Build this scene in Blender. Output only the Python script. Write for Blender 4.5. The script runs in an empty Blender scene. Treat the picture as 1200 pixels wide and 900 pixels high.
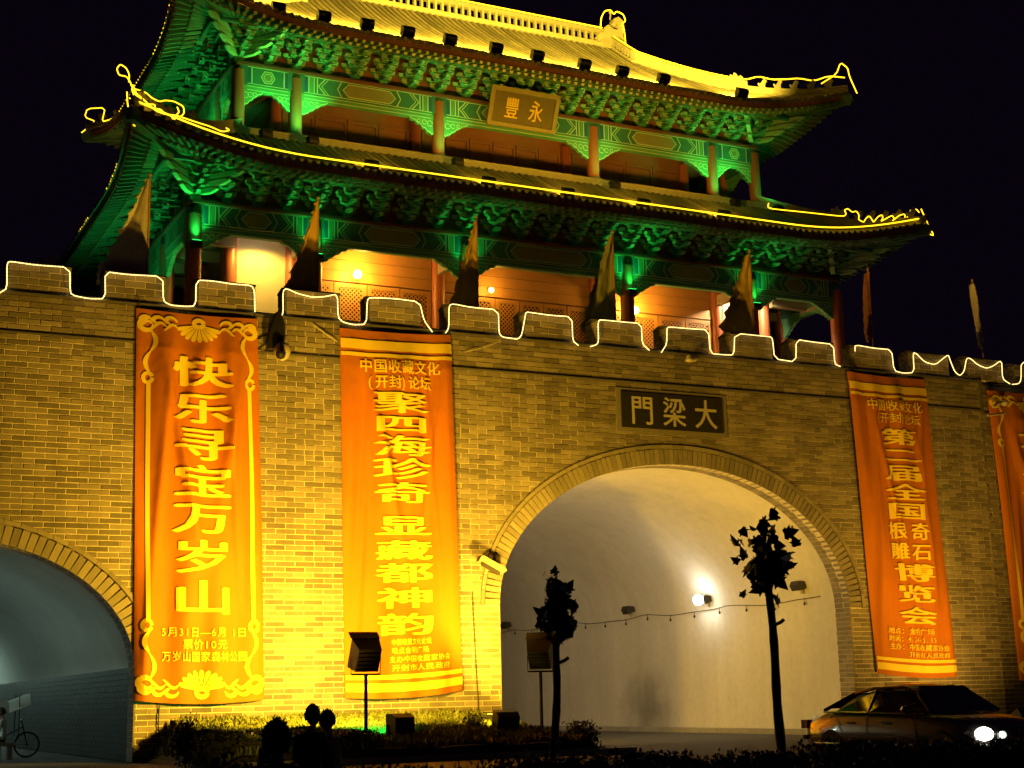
import bpy, bmesh, math, random
from math import sin, cos, pi, sqrt, radians, atan2
from mathutils import Vector, Matrix

random.seed(7)
SC = bpy.context.scene
COL = SC.collection

# ------------------------------------------------------------------ camera
cam = bpy.data.cameras.new('camera')
cam.sensor_width = 36.0
cam.lens = 52.98
cam.clip_start = 0.1
cam.clip_end = 3000
camo = bpy.data.objects.new('camera', cam)
COL.objects.link(camo)
camo.matrix_world = Matrix(((0.89889, -0.06958, -0.43262, 0.0),
                            (-0.43761, -0.19307, -0.87819, 0.0),
                            (-0.02242, 0.97871, -0.204, 1.35),
                            (0, 0, 0, 1)))
SC.camera = camo

# ------------------------------------------------------------------ night sky (world)
w = bpy.data.worlds.new('World')
SC.world = w
w.use_nodes = True
wn = w.node_tree.nodes
bg = wn['Background']
bg.inputs['Color'].default_value = (0.55, 0.24, 0.85, 1)
bg.inputs['Strength'].default_value = 0.0042
SC.view_settings.view_transform = 'Standard'
SC.view_settings.look = 'None'
SC.view_settings.exposure = 0.0
SC.view_settings.gamma = 1.0

YELLOW = (1.0, 0.55, 0.03)
GOLD = (1.0, 0.66, 0.05)
GREEN = (0.004, 1.0, 0.13)
COOL = (0.66, 1.0, 0.86)
P_ = dict(stand1=8300, stand2=3600, box1=420, box2=260, right=1350, wash=2700, roofup=3000, rooflow=520,
          upgreen=330, lowgreen=150, wallamp=190, endlamp=460, tunnel_lit=8, tunnel_fill=330, cool=340)

def add_light(kind, name, loc, energy, color, parent=None, target=None, angle=70, blend=0.6, size=0.15):
    l = bpy.data.lights.new(name, kind)
    l.energy = energy
    l.color = color
    l.shadow_soft_size = size
    if kind == 'SPOT':
        l.spot_size = radians(angle)
        l.spot_blend = blend
    o = bpy.data.objects.new(name, l)
    COL.objects.link(o)
    loc = Vector(loc)
    o.location = loc - (origin_of(parent) if parent else Vector((0, 0, 0)))
    if target is not None:
        d = (Vector(target) - loc).normalized()
        o.rotation_euler = d.to_track_quat('-Z', 'Y').to_euler()
    if parent:
        o.parent = parent
    return o

# ------------------------------------------------------------------ materials
def mat(name, color, rough=0.7, metal=0.0, var=0.15, scale=3.0, bump=0.0, bscale=30.0, emit=None, estr=0.0,
        island=0.0, big=0.0, bigscale=0.25, streak=0.0, spec=0.5, coat=0.0, trans=0.0, objrand=0.0, sub=0.0):
    m = bpy.data.materials.new(name)
    m.use_nodes = True
    nt = m.node_tree
    N = nt.nodes
    L = nt.links
    b = N['Principled BSDF']
    b.inputs['Roughness'].default_value = rough
    b.inputs['Metallic'].default_value = metal
    b.inputs['Specular IOR Level'].default_value = spec
    if coat:
        b.inputs['Coat Weight'].default_value = coat
        b.inputs['Coat Roughness'].default_value = 0.05
    if trans:
        b.inputs['Transmission Weight'].default_value = trans
    if emit:
        b.inputs['Emission Color'].default_value = (*emit, 1)
        b.inputs['Emission Strength'].default_value = estr
        b.inputs['Base Color'].default_value = (*color, 1)
        return m
    tc = N.new('ShaderNodeTexCoord')
    val = None
    def addterm(sock, amt):
        nonlocal val
        mr = N.new('ShaderNodeMath'); mr.operation = 'MULTIPLY_ADD'
        L.new(sock, mr.inputs[0]); mr.inputs[1].default_value = amt * 2; mr.inputs[2].default_value = 1 - amt
        if val is None:
            val = mr.outputs[0]
        else:
            mm = N.new('ShaderNodeMath'); mm.operation = 'MULTIPLY'
            L.new(val, mm.inputs[0]); L.new(mr.outputs[0], mm.inputs[1]); val = mm.outputs[0]
    geo = N.new('ShaderNodeNewGeometry')
    pos = geo.outputs['Position']
    if var:
        n = N.new('ShaderNodeTexNoise'); n.inputs['Scale'].default_value = scale; n.inputs['Detail'].default_value = 6
        L.new(pos, n.inputs['Vector']); addterm(n.outputs['Fac'], var)
    if big:
        n = N.new('ShaderNodeTexNoise'); n.inputs['Scale'].default_value = bigscale; n.inputs['Detail'].default_value = 3
        L.new(pos, n.inputs['Vector']); addterm(n.outputs['Fac'], big)
    if streak:
        vm = N.new('ShaderNodeVectorMath'); vm.operation = 'MULTIPLY'; vm.inputs[1].default_value = (1.6, 1.6, 0.12)
        L.new(pos, vm.inputs[0])
        n = N.new('ShaderNodeTexNoise'); n.inputs['Scale'].default_value = 1.0; n.inputs['Detail'].default_value = 6
        L.new(vm.outputs[0], n.inputs['Vector']); addterm(n.outputs['Fac'], streak)
    if island:
        oi = N.new('ShaderNodeObjectInfo')
        ad = N.new('ShaderNodeMath'); ad.operation = 'ADD'
        L.new(geo.outputs['Random Per Island'], ad.inputs[0]); L.new(oi.outputs['Random'], ad.inputs[1])
        fr = N.new('ShaderNodeMath'); fr.operation = 'FRACT'; L.new(ad.outputs[0], fr.inputs[0])
        addterm(fr.outputs[0], island)
    if val is not None:
        mix = N.new('ShaderNodeVectorMath'); mix.operation = 'SCALE'
        mix.inputs[0].default_value = color
        L.new(val, mix.inputs['Scale'])
        L.new(mix.outputs[0], b.inputs['Base Color'])
    else:
        b.inputs['Base Color'].default_value = (*color, 1)
    if bump:
        n = N.new('ShaderNodeTexNoise'); n.inputs['Scale'].default_value = bscale; n.inputs['Detail'].default_value = 5
        L.new(pos, n.inputs['Vector'])
        bp = N.new('ShaderNodeBump'); bp.inputs['Strength'].default_value = bump; bp.inputs['Distance'].default_value = 0.02
        L.new(n.outputs['Fac'], bp.inputs['Height']); L.new(bp.outputs[0], b.inputs['Normal'])
    return m

M = {}
M['brick'] = mat('grey_brick', (0.20, 0.17, 0.13), 0.85, var=0.22, scale=6, bump=0.5, bscale=25, island=0.34, big=0.3, bigscale=0.35, streak=0.35, spec=0.2)
M['mortar'] = mat('mortar', (0.58, 0.52, 0.42), 0.95, var=0.25, scale=4, bump=0.4, big=0.35, streak=0.35, bigscale=0.3, spec=0.1)
M['ringbrick'] = mat('arch_brick', (0.23, 0.20, 0.16), 0.85, var=0.2, scale=6, bump=0.4, island=0.22, spec=0.2)
M['cap'] = mat('coping', (0.06, 0.055, 0.05), 0.9, var=0.2, scale=5, bump=0.4)
M['ledge'] = mat('ledge', (0.10, 0.09, 0.075), 0.9, var=0.25, scale=3, bump=0.4)
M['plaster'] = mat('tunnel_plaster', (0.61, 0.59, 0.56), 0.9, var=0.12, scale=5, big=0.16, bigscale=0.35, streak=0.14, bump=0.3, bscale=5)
def add_dark_patch(m, c, sc, depth):  # darkens the base colour around one point, edge broken by noise
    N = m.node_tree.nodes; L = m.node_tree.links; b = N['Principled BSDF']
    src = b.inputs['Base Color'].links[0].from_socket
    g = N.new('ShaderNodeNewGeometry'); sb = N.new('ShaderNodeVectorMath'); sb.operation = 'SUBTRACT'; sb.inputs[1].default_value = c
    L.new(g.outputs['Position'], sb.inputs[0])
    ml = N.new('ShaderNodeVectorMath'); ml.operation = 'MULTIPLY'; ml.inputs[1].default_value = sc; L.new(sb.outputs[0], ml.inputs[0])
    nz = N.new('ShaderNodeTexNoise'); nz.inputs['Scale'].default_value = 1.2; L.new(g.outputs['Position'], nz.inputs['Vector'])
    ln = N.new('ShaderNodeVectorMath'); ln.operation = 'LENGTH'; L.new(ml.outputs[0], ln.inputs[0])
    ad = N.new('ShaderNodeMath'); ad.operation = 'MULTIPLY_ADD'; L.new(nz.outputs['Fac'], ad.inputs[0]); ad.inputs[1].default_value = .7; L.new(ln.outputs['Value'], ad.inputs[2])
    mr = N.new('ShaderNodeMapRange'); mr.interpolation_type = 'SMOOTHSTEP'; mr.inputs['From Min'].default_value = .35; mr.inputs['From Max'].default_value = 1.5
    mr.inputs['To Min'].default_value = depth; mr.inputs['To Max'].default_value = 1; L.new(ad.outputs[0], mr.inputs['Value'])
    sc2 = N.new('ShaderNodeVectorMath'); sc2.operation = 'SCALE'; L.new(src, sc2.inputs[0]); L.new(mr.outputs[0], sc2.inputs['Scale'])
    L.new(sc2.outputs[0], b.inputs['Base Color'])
add_dark_patch(M['plaster'], (30.9, 51.5, .8), (.5, .42, .55), .42)
M['vault'] = mat('vault_plaster', (0.46, 0.46, 0.42), 0.26, var=0.08, scale=1.0, big=0.2, bigscale=0.5)
M['dado'] = mat('glazed_brick', (0.020, 0.021, 0.017), 0.6, var=0.1, scale=4, island=0.2, spec=0.08)
M['dadojoint'] = mat('dado_joint', (0.03, 0.03, 0.03), 0.8, spec=0.1)
M['asphalt'] = mat('asphalt', (0.05, 0.05, 0.052), 0.75, var=0.25, scale=12, big=0.25, bigscale=0.4, bump=0.5, bscale=60)
M['paving'] = mat('paving', (0.20, 0.19, 0.17), 0.85, var=0.2, scale=5, bump=0.3)
M['kerb'] = mat('kerb_stone', (0.3, 0.29, 0.27), 0.8, var=0.2, scale=5, island=0.1)
M['soil'] = mat('soil', (0.05, 0.045, 0.02), 0.95, var=0.3, scale=8)
M['grass'] = mat('grass', (0.15, 0.17, 0.03), 0.7, var=0.3, scale=4, island=0.4)
M['hedge'] = mat('hedge_leaf', (0.045, 0.06, 0.018), 0.6, var=0.3, scale=5, island=0.4)
M['leaf'] = mat('tree_leaf', (0.045, 0.07, 0.02), 0.55, var=0.2, scale=5, island=0.3)
M['bark'] = mat('bark', (0.09, 0.065, 0.045), 0.9, var=0.3, scale=20, bump=0.8, bscale=40)
M['cloth'] = mat('banner_cloth', (0.46, 0.14, 0.007), 0.75, var=0.12, scale=1.2, bump=0.9, bscale=3.2, spec=0.2)
M['gold'] = mat('banner_gold', (0.85, 0.62, 0.05), 0.7, var=0.05, scale=2, spec=0.2)
M['white'] = mat('white_print', (0.85, 0.85, 0.75), 0.7, var=0.05, scale=2)
M['black'] = mat('black_metal', (0.008, 0.008, 0.008), 0.5, var=0.2, scale=5)
M['dark'] = mat('dark_metal', (0.035, 0.03, 0.028), 0.6, var=0.2, scale=8, bump=0.2)
M['glass'] = mat('lamp_glass', (0.08, 0.08, 0.08), 0.1, var=0)
M['plaque'] = mat('black_stone', (0.02, 0.018, 0.016), 0.5, var=0.3, scale=6, bump=0.2)
M['plaqueframe'] = mat('plaque_surround', (0.17, 0.15, 0.12), 0.85, var=0.2, scale=5, bump=0.3)
M['carved'] = mat('carved_letters', (0.42, 0.38, 0.30), 0.6, var=0.15, scale=8)
M['board'] = mat('bronze_board', (0.16, 0.125, 0.05), 0.45, metal=0.3, var=0.15, scale=5)
M['boardframe'] = mat('bronze_frame', (0.32, 0.26, 0.10), 0.45, metal=0.3, var=0.2, scale=5)
M['goldleaf'] = mat('gold_leaf', (0.95, 0.66, 0.08), 0.35, metal=0.3, var=0.1, scale=9)
M['tile'] = mat('roof_tile', (0.27, 0.24, 0.15), 0.55, var=0.35, scale=3, island=0.35, big=0.45, bigscale=0.8, bump=0.3)
M['tilepan'] = mat('roof_tile_pan', (0.18, 0.16, 0.11), 0.6, var=0.25, scale=4, bump=0.3)
M['ridge'] = mat('ridge_tile', (0.26, 0.235, 0.16), 0.55, var=0.25, scale=5, bump=0.4, island=0.12)
M['rafter'] = mat('rafter_paint', (0.10, 0.22, 0.13), 0.6, var=0.2, scale=5, island=0.2)
M['rafterend'] = mat('rafter_end_paint', (0.62, 0.55, 0.25), 0.5, var=0.1)
M['soffit'] = mat('soffit_boards', (0.16, 0.055, 0.03), 0.7, var=0.2, scale=4)
M['fascia'] = mat('fascia', (0.22, 0.085, 0.045), 0.7, var=0.2, scale=4)
M['redwood'] = mat('red_lacquer', (0.38, 0.10, 0.045), 0.42, var=0.12, scale=3, big=0.15)
M['redwall'] = mat('red_wall', (0.24, 0.095, 0.045), 0.75, var=0.15, scale=3, big=0.2)
M['timber'] = mat('timber_doors', (0.44, 0.20, 0.06), 0.5, var=0.12, scale=4)
M['hole'] = mat('dark_void', (0.02, 0.012, 0.008), 0.9)
M['endwall'] = mat('cream_plaster', (0.62, 0.50, 0.30), 0.8, var=0.06, scale=3)
M['beamdark'] = mat('beam_teal', (0.045, 0.16, 0.13), 0.55, var=0.15, scale=4)
M['beamgreen'] = mat('beam_green', (0.10, 0.30, 0.16), 0.55, var=0.12, scale=4)
M['line'] = mat('painted_line', (0.50, 0.62, 0.38), 0.55, var=0.1, scale=6)
M['panel'] = mat('painted_panel', (0.24, 0.24, 0.12), 0.6, var=0.15, scale=5)
M['blue'] = mat('painted_blue', (0.03, 0.10, 0.25), 0.5, var=0.1)
M['braG'] = mat('bracket_green', (0.06, 0.22, 0.12), 0.5, var=0.2, scale=6, island=0.25)
M['braL'] = mat('bracket_edge', (0.36, 0.52, 0.28), 0.5, var=0.15, scale=6, island=0.2)
M['beige'] = mat('ceiling_beam', (0.34, 0.27, 0.19), 0.7, var=0.15, scale=3)
M['stone'] = mat('stone', (0.28, 0.26, 0.22), 0.8, var=0.2, scale=4, bump=0.3)
M['neon'] = mat('neon_tube', (1, 0.7, 0.05), emit=(1.0, 0.58, 0.012), estr=3.2)
M['rope'] = mat('rope_light', (1, 0.9, 0.6), emit=(1.0, 0.72, 0.26), estr=2.2)
M['lampwhite'] = mat('lamp_on', (1, 1, 1), emit=(1.0, 0.97, 0.80), estr=60)
M['lampwarm'] = mat('lamp_warm', (1, 1, 1), emit=(1.0, 0.62, 0.08), estr=30)
M['floodlens'] = mat('flood_lens', (1, 1, 1), emit=(1.0, 0.62, 0.06), estr=12)
M['greenlens'] = mat('green_lens', (1, 1, 1), emit=(0.02, 1.0, 0.15), estr=6)
M['cooltube'] = mat('cool_tube', (1, 1, 1), emit=(0.6, 1.0, 0.9), estr=14)
M['headlamp'] = mat('headlamp_on', (1, 1, 1), emit=(0.95, 1.0, 0.92), estr=30)
M['headglow'] = mat('headlamp_lens', (1, 1, 1), emit=(.85, 1.0, .82), estr=1.1)
M['taillamp'] = mat('tail_lamp', (0.3, 0.02, 0.01), 0.3, var=0)
M['carpaint'] = mat('car_paint', (0.10, 0.078, 0.064), 0.27, metal=0.8, var=0.0, coat=1.0)
M['carglass'] = mat('car_glass', (0.16, 0.13, 0.11), 0.04, metal=0.8, var=0.0, spec=1.0, coat=1.0)
M['chrome'] = mat('chrome', (0.75, 0.72, 0.65), 0.12, metal=1.0, var=0)
M['rubber'] = mat('rubber', (0.012, 0.012, 0.012), 0.8, var=0)
M['rim'] = mat('wheel_rim', (0.35, 0.35, 0.36), 0.3, metal=0.8, var=0)
M['skin'] = mat('skin', (0.42, 0.24, 0.16), 0.6, var=0.06)
M['hair'] = mat('hair', (0.012, 0.009, 0.008), 0.6, var=0.2, scale=30)
M['shirtdark'] = mat('dark_shirt', (0.035, 0.022, 0.025), 0.85, var=0.15)
M['shirtpale'] = mat('pale_shirt', (0.22, 0.15, 0.10), 0.85, var=0.15)
M['shirtwhite'] = mat('white_shirt', (0.55, 0.60, 0.60), 0.85, var=0.1)
M['flagpale'] = mat('pale_flag', (0.55, 0.50, 0.40), 0.8, var=0.2, scale=4)
M['flagyellow'] = mat('yellow_flag', (0.68, 0.46, 0.08), 0.8, var=0.2, scale=4)
M['flagolive'] = mat('olive_flag', (0.34, 0.34, 0.12), 0.8, var=0.25, scale=4)
M['flagred'] = mat('red_flag', (0.34, 0.12, 0.06), 0.8, var=0.2, scale=4)
M['flaggold'] = mat('gold_fringe', (0.75, 0.5, 0.08), 0.7, var=0.2, scale=10)
M['pole'] = mat('flag_pole', (0.5, 0.26, 0.10), 0.5, var=0.1)
M['cream'] = mat('cream_metal', (0.40, 0.36, 0.29), 0.4, var=0.1)
M['wire'] = mat('wire', (0.03, 0.03, 0.03), 0.6, var=0)
M['canvas'] = mat('white_canvas', (0.5, 0.55, 0.55), 0.8, var=0.1)

# ------------------------------------------------------------------ object helpers
ORG = {}
def origin_of(o):
    return ORG.get(o.name, Vector((0, 0, 0))) if o is not None else Vector((0, 0, 0))

def thing(name, label, cat, loc=(0, 0, 0), group=None):
    o = bpy.data.objects.new(name, None)
    COL.objects.link(o)
    o.location = loc
    ORG[o.name] = Vector(loc)
    o.empty_display_size = 0.2
    o['label'] = label
    o['category'] = cat
    if group:
        o['group'] = group
    return o

def tag(o, label=None, cat=None, group=None, kind=None):
    if label: o['label'] = label
    if cat: o['category'] = cat
    if group: o['group'] = group
    if kind: o['kind'] = kind
    return o

class MB:
    def __init__(s):
        s.v = []; s.f = []; s.m = []
    def add(s, vs, fs, mi=0):
        n = len(s.v)
        s.v.extend(tuple(v) for v in vs)
        for f in fs:
            s.f.append(tuple(i + n for i in f)); s.m.append(mi)
    def box(s, x0, x1, y0, y1, z0, z1, mi=0, T=None):
        vs = [(x0, y0, z0), (x1, y0, z0), (x1, y1, z0), (x0, y1, z0), (x0, y0, z1), (x1, y0, z1), (x1, y1, z1), (x0, y1, z1)]
        if T: vs = [T(Vector(v)) for v in vs]
        s.add(vs, [(0, 3, 2, 1), (4, 5, 6, 7), (0, 1, 5, 4), (1, 2, 6, 5), (2, 3, 7, 6), (3, 0, 4, 7)], mi)
    def prism(s, prof, axis, a0, a1, mi=0, T=None):
        # prof: list of 2D points; axis 'y': (x,z) profile extruded along y ; 'x': (y,z) along x ; 'z': (x,y) along z
        n = len(prof)
        def P(p, a):
            if axis == 'y': return Vector((p[0], a, p[1]))
            if axis == 'x': return Vector((a, p[0], p[1]))
            return Vector((p[0], p[1], a))
        vs = [P(p, a0) for p in prof] + [P(p, a1) for p in prof]
        if T: vs = [T(v) for v in vs]
        fs = [tuple(range(n)), tuple(range(2 * n - 1, n - 1, -1))]
        for i in range(n):
            j = (i + 1) % n
            fs.append((i, i + n, j + n, j))
        s.add(vs, fs, mi)
    def tube(s, pts, r, n=6, mi=0, caps=True, rr=None):
        pts = [Vector(p) for p in pts]
        rings = []
        prev = None
        for i, p in enumerate(pts):
            if i == 0: d = pts[1] - p
            elif i == len(pts) - 1: d = p - pts[i - 1]
            else: d = pts[i + 1] - pts[i - 1]
            if d.length < 1e-6: d = Vector((0, 0, 1))
            d.normalize()
            if prev is None:
                up = Vector((0, 0, 1)) if abs(d.z) < 0.9 else Vector((1, 0, 0))
                u = d.cross(up).normalized()
            else:
                u = (prev - d * prev.dot(d))
                if u.length < 1e-4: u = d.cross(Vector((0, 0, 1)))
                u.normalize()
            prev = u
            v = d.cross(u)
            R = rr[i] if rr else r
            rings.append([p + (u * cos(2 * pi * k / n) + v * sin(2 * pi * k / n)) * R for k in range(n)])
        vs = [q for ring in rings for q in ring]
        fs = []
        for i in range(len(rings) - 1):
            for k in range(n):
                a = i * n + k; b = i * n + (k + 1) % n
                fs.append((a, b, b + n, a + n))
        if caps:
            fs.append(tuple(range(n - 1, -1, -1)))
            fs.append(tuple(range((len(rings) - 1) * n, len(rings) * n)))
        s.add(vs, fs, mi)
    def grid(s, rows, mi=0, close=False):
        n = len(rows[0]); vs = [p for r in rows for p in r]; fs = []
        for i in range(len(rows) - 1):
            for k in range(n - (0 if close else 1)):
                a = i * n + k; b = i * n + (k + 1) % n
                fs.append((a, b, b + n, a + n))
        s.add(vs, fs, mi)
    def lathe(s, prof, c, n=16, mi=0):
        rows = [[Vector((c[0] + r * cos(2 * pi * k / n), c[1] + r * sin(2 * pi * k / n), c[2] + z)) for k in range(n)] for r, z in prof]
        s.grid(rows, mi, close=True)
        s.add(rows[0], [tuple(range(n - 1, -1, -1))], mi)
        s.add(rows[-1], [tuple(range(n))], mi)
    def sphere(s, c, r, n=8, mi=0, sz=1.0):
        rows = []
        for i in range(n // 2 + 1):
            t = pi * i / (n // 2)
            rr = max(r * sin(t), r * 0.02)
            rows.append([Vector((c[0] + rr * cos(2 * pi * k / n), c[1] + rr * sin(2 * pi * k / n), c[2] - r * cos(t) * sz)) for k in range(n)])
        s.grid(rows, mi, close=True)
    def mesh(s, name, mats, off=Vector((0, 0, 0)), smooth=False):
        me = bpy.data.meshes.new(name)
        me.from_pydata([(v[0] - off.x, v[1] - off.y, v[2] - off.z) for v in s.v], [], s.f)
        if not isinstance(mats, (list, tuple)): mats = [mats]
        for m in mats: me.materials.append(m)
        if len(mats) > 1:
            me.polygons.foreach_set('material_index', s.m)
        if smooth:
            me.polygons.foreach_set('use_smooth', [True] * len(me.polygons))
        me.update()
        return me
    def build(s, name, mats, parent=None, kind=None, label=None, smooth=False):
        off = origin_of(parent)
        me = s.mesh(name, mats, off, smooth)
        o = bpy.data.objects.new(name, me)
        COL.objects.link(o)
        if parent is not None: o.parent = parent
        ORG[o.name] = off.copy()
        if kind: o['kind'] = kind
        if label: o['label'] = label
        return o

def fixnorm(o):
    bm = bmesh.new(); bm.from_mesh(o.data)
    bmesh.ops.recalc_face_normals(bm, faces=bm.faces)
    bm.to_mesh(o.data); bm.free()
    return o

def link_copy(name, me, loc, parent, rotz=0.0, rot=None):
    o = bpy.data.objects.new(name, me)
    COL.objects.link(o)
    o.parent = parent
    o.location = Vector(loc) - origin_of(parent)
    if rot: o.rotation_euler = rot
    elif rotz: o.rotation_euler = (0, 0, rotz)
    return o

# text glyphs (built-in font) as flat meshes
GC = {}
def glyph(ch, bold=0.0):
    k = (ch, bold)
    if k in GC: return GC[k]
    c = bpy.data.curves.new('glyph', 'FONT')
    c.body = ch; c.offset = bold; c.resolution_u = 3
    o = bpy.data.objects.new('glyph', c)
    COL.objects.link(o)
    dg = bpy.context.evaluated_depsgraph_get(); dg.update()
    me = bpy.data.meshes.new_from_object(o.evaluated_get(dg))
    vs = [(v.co.x, v.co.y) for v in me.vertices]; fs = [tuple(p.vertices) for p in me.polygons]
    bpy.data.objects.remove(o); bpy.data.curves.remove(c); bpy.data.meshes.remove(me)
    GC[k] = (vs, fs)
    return GC[k]

def glyph_on(mb, ch, s0, s1, t0, t1, fmap, mi=0, bold=0.0, cut=0.3, shear=0.0):
    """place glyph with its em square filling s0..s1 (across) and t0..t1 (down, t grows down)"""
    if bold > 0.004:
        ds = (s1 - s0) * bold; dt = (t1 - t0) * bold * .6
        for k, (a, c) in enumerate(((-1, 0), (1, 0), (0, .8), (0, -.8))):
            glyph_on(mb, ch, s0 + a * ds, s1 + a * ds, t0 + c * dt, t1 + c * dt, lambda s, t, k=k: fmap(s, t) + Vector((0, -.0016 * k, 0)), mi, 0.0, cut)
        return
    vs, fs = glyph(ch, 0.0)
    if not vs: return
    cuts = cut if isinstance(cut, tuple) else (cut, cut)
    adv = 1.0 if ord(ch) > 0x2000 else 0.6
    bm = bmesh.new()
    bv = []
    for x, y in vs:
        X = s0 + (x / adv) * (s1 - s0); T = t1 - ((y + 0.1) / 0.95) * (t1 - t0)
        bv.append(bm.verts.new((X, 0, T)))
    for f in fs:
        try: bm.faces.new([bv[i] for i in f])
        except ValueError: pass
    for ax, a, b in ((0, s0, s1), (2, t0, t1)):
        k = max(0, int((b - a) / cuts[0 if ax == 0 else 1]))
        for i in range(1, k + 1):
            c = a + (b - a) * i / (k + 1)
            co = (c, 0, 0) if ax == 0 else (0, 0, c)
            no = (1, 0, 0) if ax == 0 else (0, 0, 1)
            bmesh.ops.bisect_plane(bm, geom=bm.verts[:] + bm.edges[:] + bm.faces[:], plane_co=co, plane_no=no)
    bm.verts.index_update()
    mb.add([fmap(v.co.x, v.co.z) for v in bm.verts], [tuple(v.index for v in f.verts) for f in bm.faces], mi)
    bm.free()

def text_on(mb, txt, s0, s1, t0, t1, fmap, mi=0, bold=0.0, cut=0.3):
    wts = [1.0 if ord(c) > 0x2000 else 0.55 for c in txt]
    tot = sum(wts); x = s0
    for c, wt in zip(txt, wts):
        dx = (s1 - s0) * wt / tot
        if c != ' ': glyph_on(mb, c, x + 0.02 * dx, x + 0.98 * dx, t0, t1, fmap, mi, bold, cut)
        x += dx

def ribbon(mb, pts, widths, fmap, mi=0, off=0.0):
    """flat strip along 2D polyline"""
    n = len(pts); L = []; R = []
    for i in range(n):
        a = pts[max(i - 1, 0)]; b = pts[min(i + 1, n - 1)]
        dx, dy = b[0] - a[0], b[1] - a[1]; l = sqrt(dx * dx + dy * dy) or 1
        nx, ny = -dy / l, dx / l
        wd = widths[i] if isinstance(widths, (list, tuple)) else widths
        L.append(fmap(pts[i][0] + nx * wd / 2, pts[i][1] + ny * wd / 2)); R.append(fmap(pts[i][0] - nx * wd / 2, pts[i][1] - ny * wd / 2))
    vs = L + R
    mb.add(vs, [(i, i + 1, n + i + 1, n + i) for i in range(n - 1)], mi)

# ------------------------------------------------------------------ ground and roads
CXT = 24.5           # tower / big arch axis
YW = 38.83           # wall face
def sheet(name, x0, x1, y0, y1, z, m, nx=1, ny=1, fz=None):
    b = MB()
    rows = [[Vector((x0 + (x1 - x0) * i / nx, y0 + (y1 - y0) * j / ny, z + (fz(x0 + (x1 - x0) * i / nx, y0 + (y1 - y0) * j / ny) if fz else 0))) for i in range(nx + 1)] for j in range(ny + 1)]
    b.grid(rows)
    return tag(b.build(name, m), kind='structure')
sheet('ground', -800, 900, -800, 1200, -0.02, M['soil'])
sheet('road', -60, 120, 12.9, 32.2, -0.012, M['asphalt'])
sheet('tunnel_road', 18.7, 30.8, 32.2, 80, -0.012, M['asphalt'])
sheet('side_road', -2.6, 8.2, 32.2, 80, -0.008, M['asphalt'])
sheet('pavement', -60, 120, 2, 10.9, 0.0, M['paving'])
# kerbs: separate stones
kb = MB()
for i in range(70):
    x = -8 + i * 1.0
    kb.box(x + 0.01, x + 0.99, 12.75, 12.9, -0.02, 0.12)
    if not (18.0 < x < 31.2 or -3.4 < x < 8.4):
        kb.box(x + 0.01, x + 0.99, 32.2, 32.35, -0.02, 0.13)
tag(kb.build('kerb', M['kerb']), kind='structure')
kb = MB()
for i in range(40):
    y = 39.6 + i
    kb.box(30.15, 30.3, y + 0.01, y + 0.99, -0.02, 0.15)
    kb.box(19.2, 19.35, y + 0.01, y + 0.99, -0.02, 0.15)
tag(kb.build('tunnel_kerb', M['kerb']), kind='structure')
b = MB(); b.box(30.3, 30.96, 39.6, 79.6, -0.02, 0.14); b.box(18.55, 19.2, 39.6, 79.6, -0.02, 0.14)
tag(b.build('tunnel_pavement', M['paving']), kind='structure')
# raised planting bed before the wall
def bedz(x, y):
    t = min(max((y - 33.4) / 5.4, 0), 1)
    e = min(max((18.3 - x) / 0.5, 0), 1) * min(max((x - 8.8) / 0.6, 0), 1)
    return (0.30 + 0.62 * t) * e + 0.03 * sin(x * 3.1) * cos(y * 2.3) * e
sheet('planting_bed', 8.7, 18.5, 32.35, 38.9, 0.0, M['soil'], 60, 30, bedz)
sheet('right_verge', 31.2, 60, 32.35, 38.9, 0.1, M['paving'])

# ------------------------------------------------------------------ the gate wall
wall = thing('gate_wall', 'long grey brick city wall with two arched passages and a battlement on top', 'city wall', (CXT, YW, 0))
ARCH = [dict(cx=24.76, a=6.18, b=4.30, zs=3.94, rt=0.62), dict(cx=3.6, a=4.78, b=3.35, zs=2.15, rt=0.62)]
def arch_top(A, x, grow=0.0):
    a = A['a'] + grow; t = (x - A['cx']) / a
    if abs(t) >= 1: return None
    return A['zs'] + (A['b'] + grow) * sqrt(1 - t * t)
WX0, WX1, WXB = -12.0, 62.0, 37.15
ZT = 11.8
# wall body front sheet (mortar) with the two openings
def wall_front(y, x0, x1, zt, archs, mb):
    xs = set([x0, x1])
    for A in archs:
        for k in range(49):
            xs.add(A['cx'] - A['a'] * cos(pi * k / 48))
    xs = sorted(x for x in xs if x0 <= x <= x1)
    for i in range(len(xs) - 1):
        xa, xb = xs[i], xs[i + 1]; xm = (xa + xb) / 2
        za = zb = 0.0
        for A in archs:
            if abs(xm - A['cx']) < A['a']:
                f = lambda x: A['zs'] + A['b'] * sqrt(max(0, 1 - ((x - A['cx']) / A['a']) ** 2))
                za, zb = f(xa), f(xb)
        mb.add([(xa, y, za), (xb, y, zb), (xb, y, zt), (xa, y, zt)], [(0, 1, 2, 3)])
YM = YW + 0.012
b = MB()
wall_front(YM, WX0, WXB, ZT, ARCH, b)
wall_front(YM + 0.32, WXB, WX1, ZT, [], b)
b.add([(WXB, YM, 0), (WXB, YM + .32, 0), (WXB, YM + .32, ZT), (WXB, YM, ZT)], [(0, 1, 2, 3)])
# top walkway and back
b.add([(WX0, YM, ZT), (WX1, YM + .32, ZT), (WX1, 84, ZT), (WX0, 84, ZT)], [(0, 1, 2, 3)])
b.build('mortar_face', M['mortar'], wall)

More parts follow.
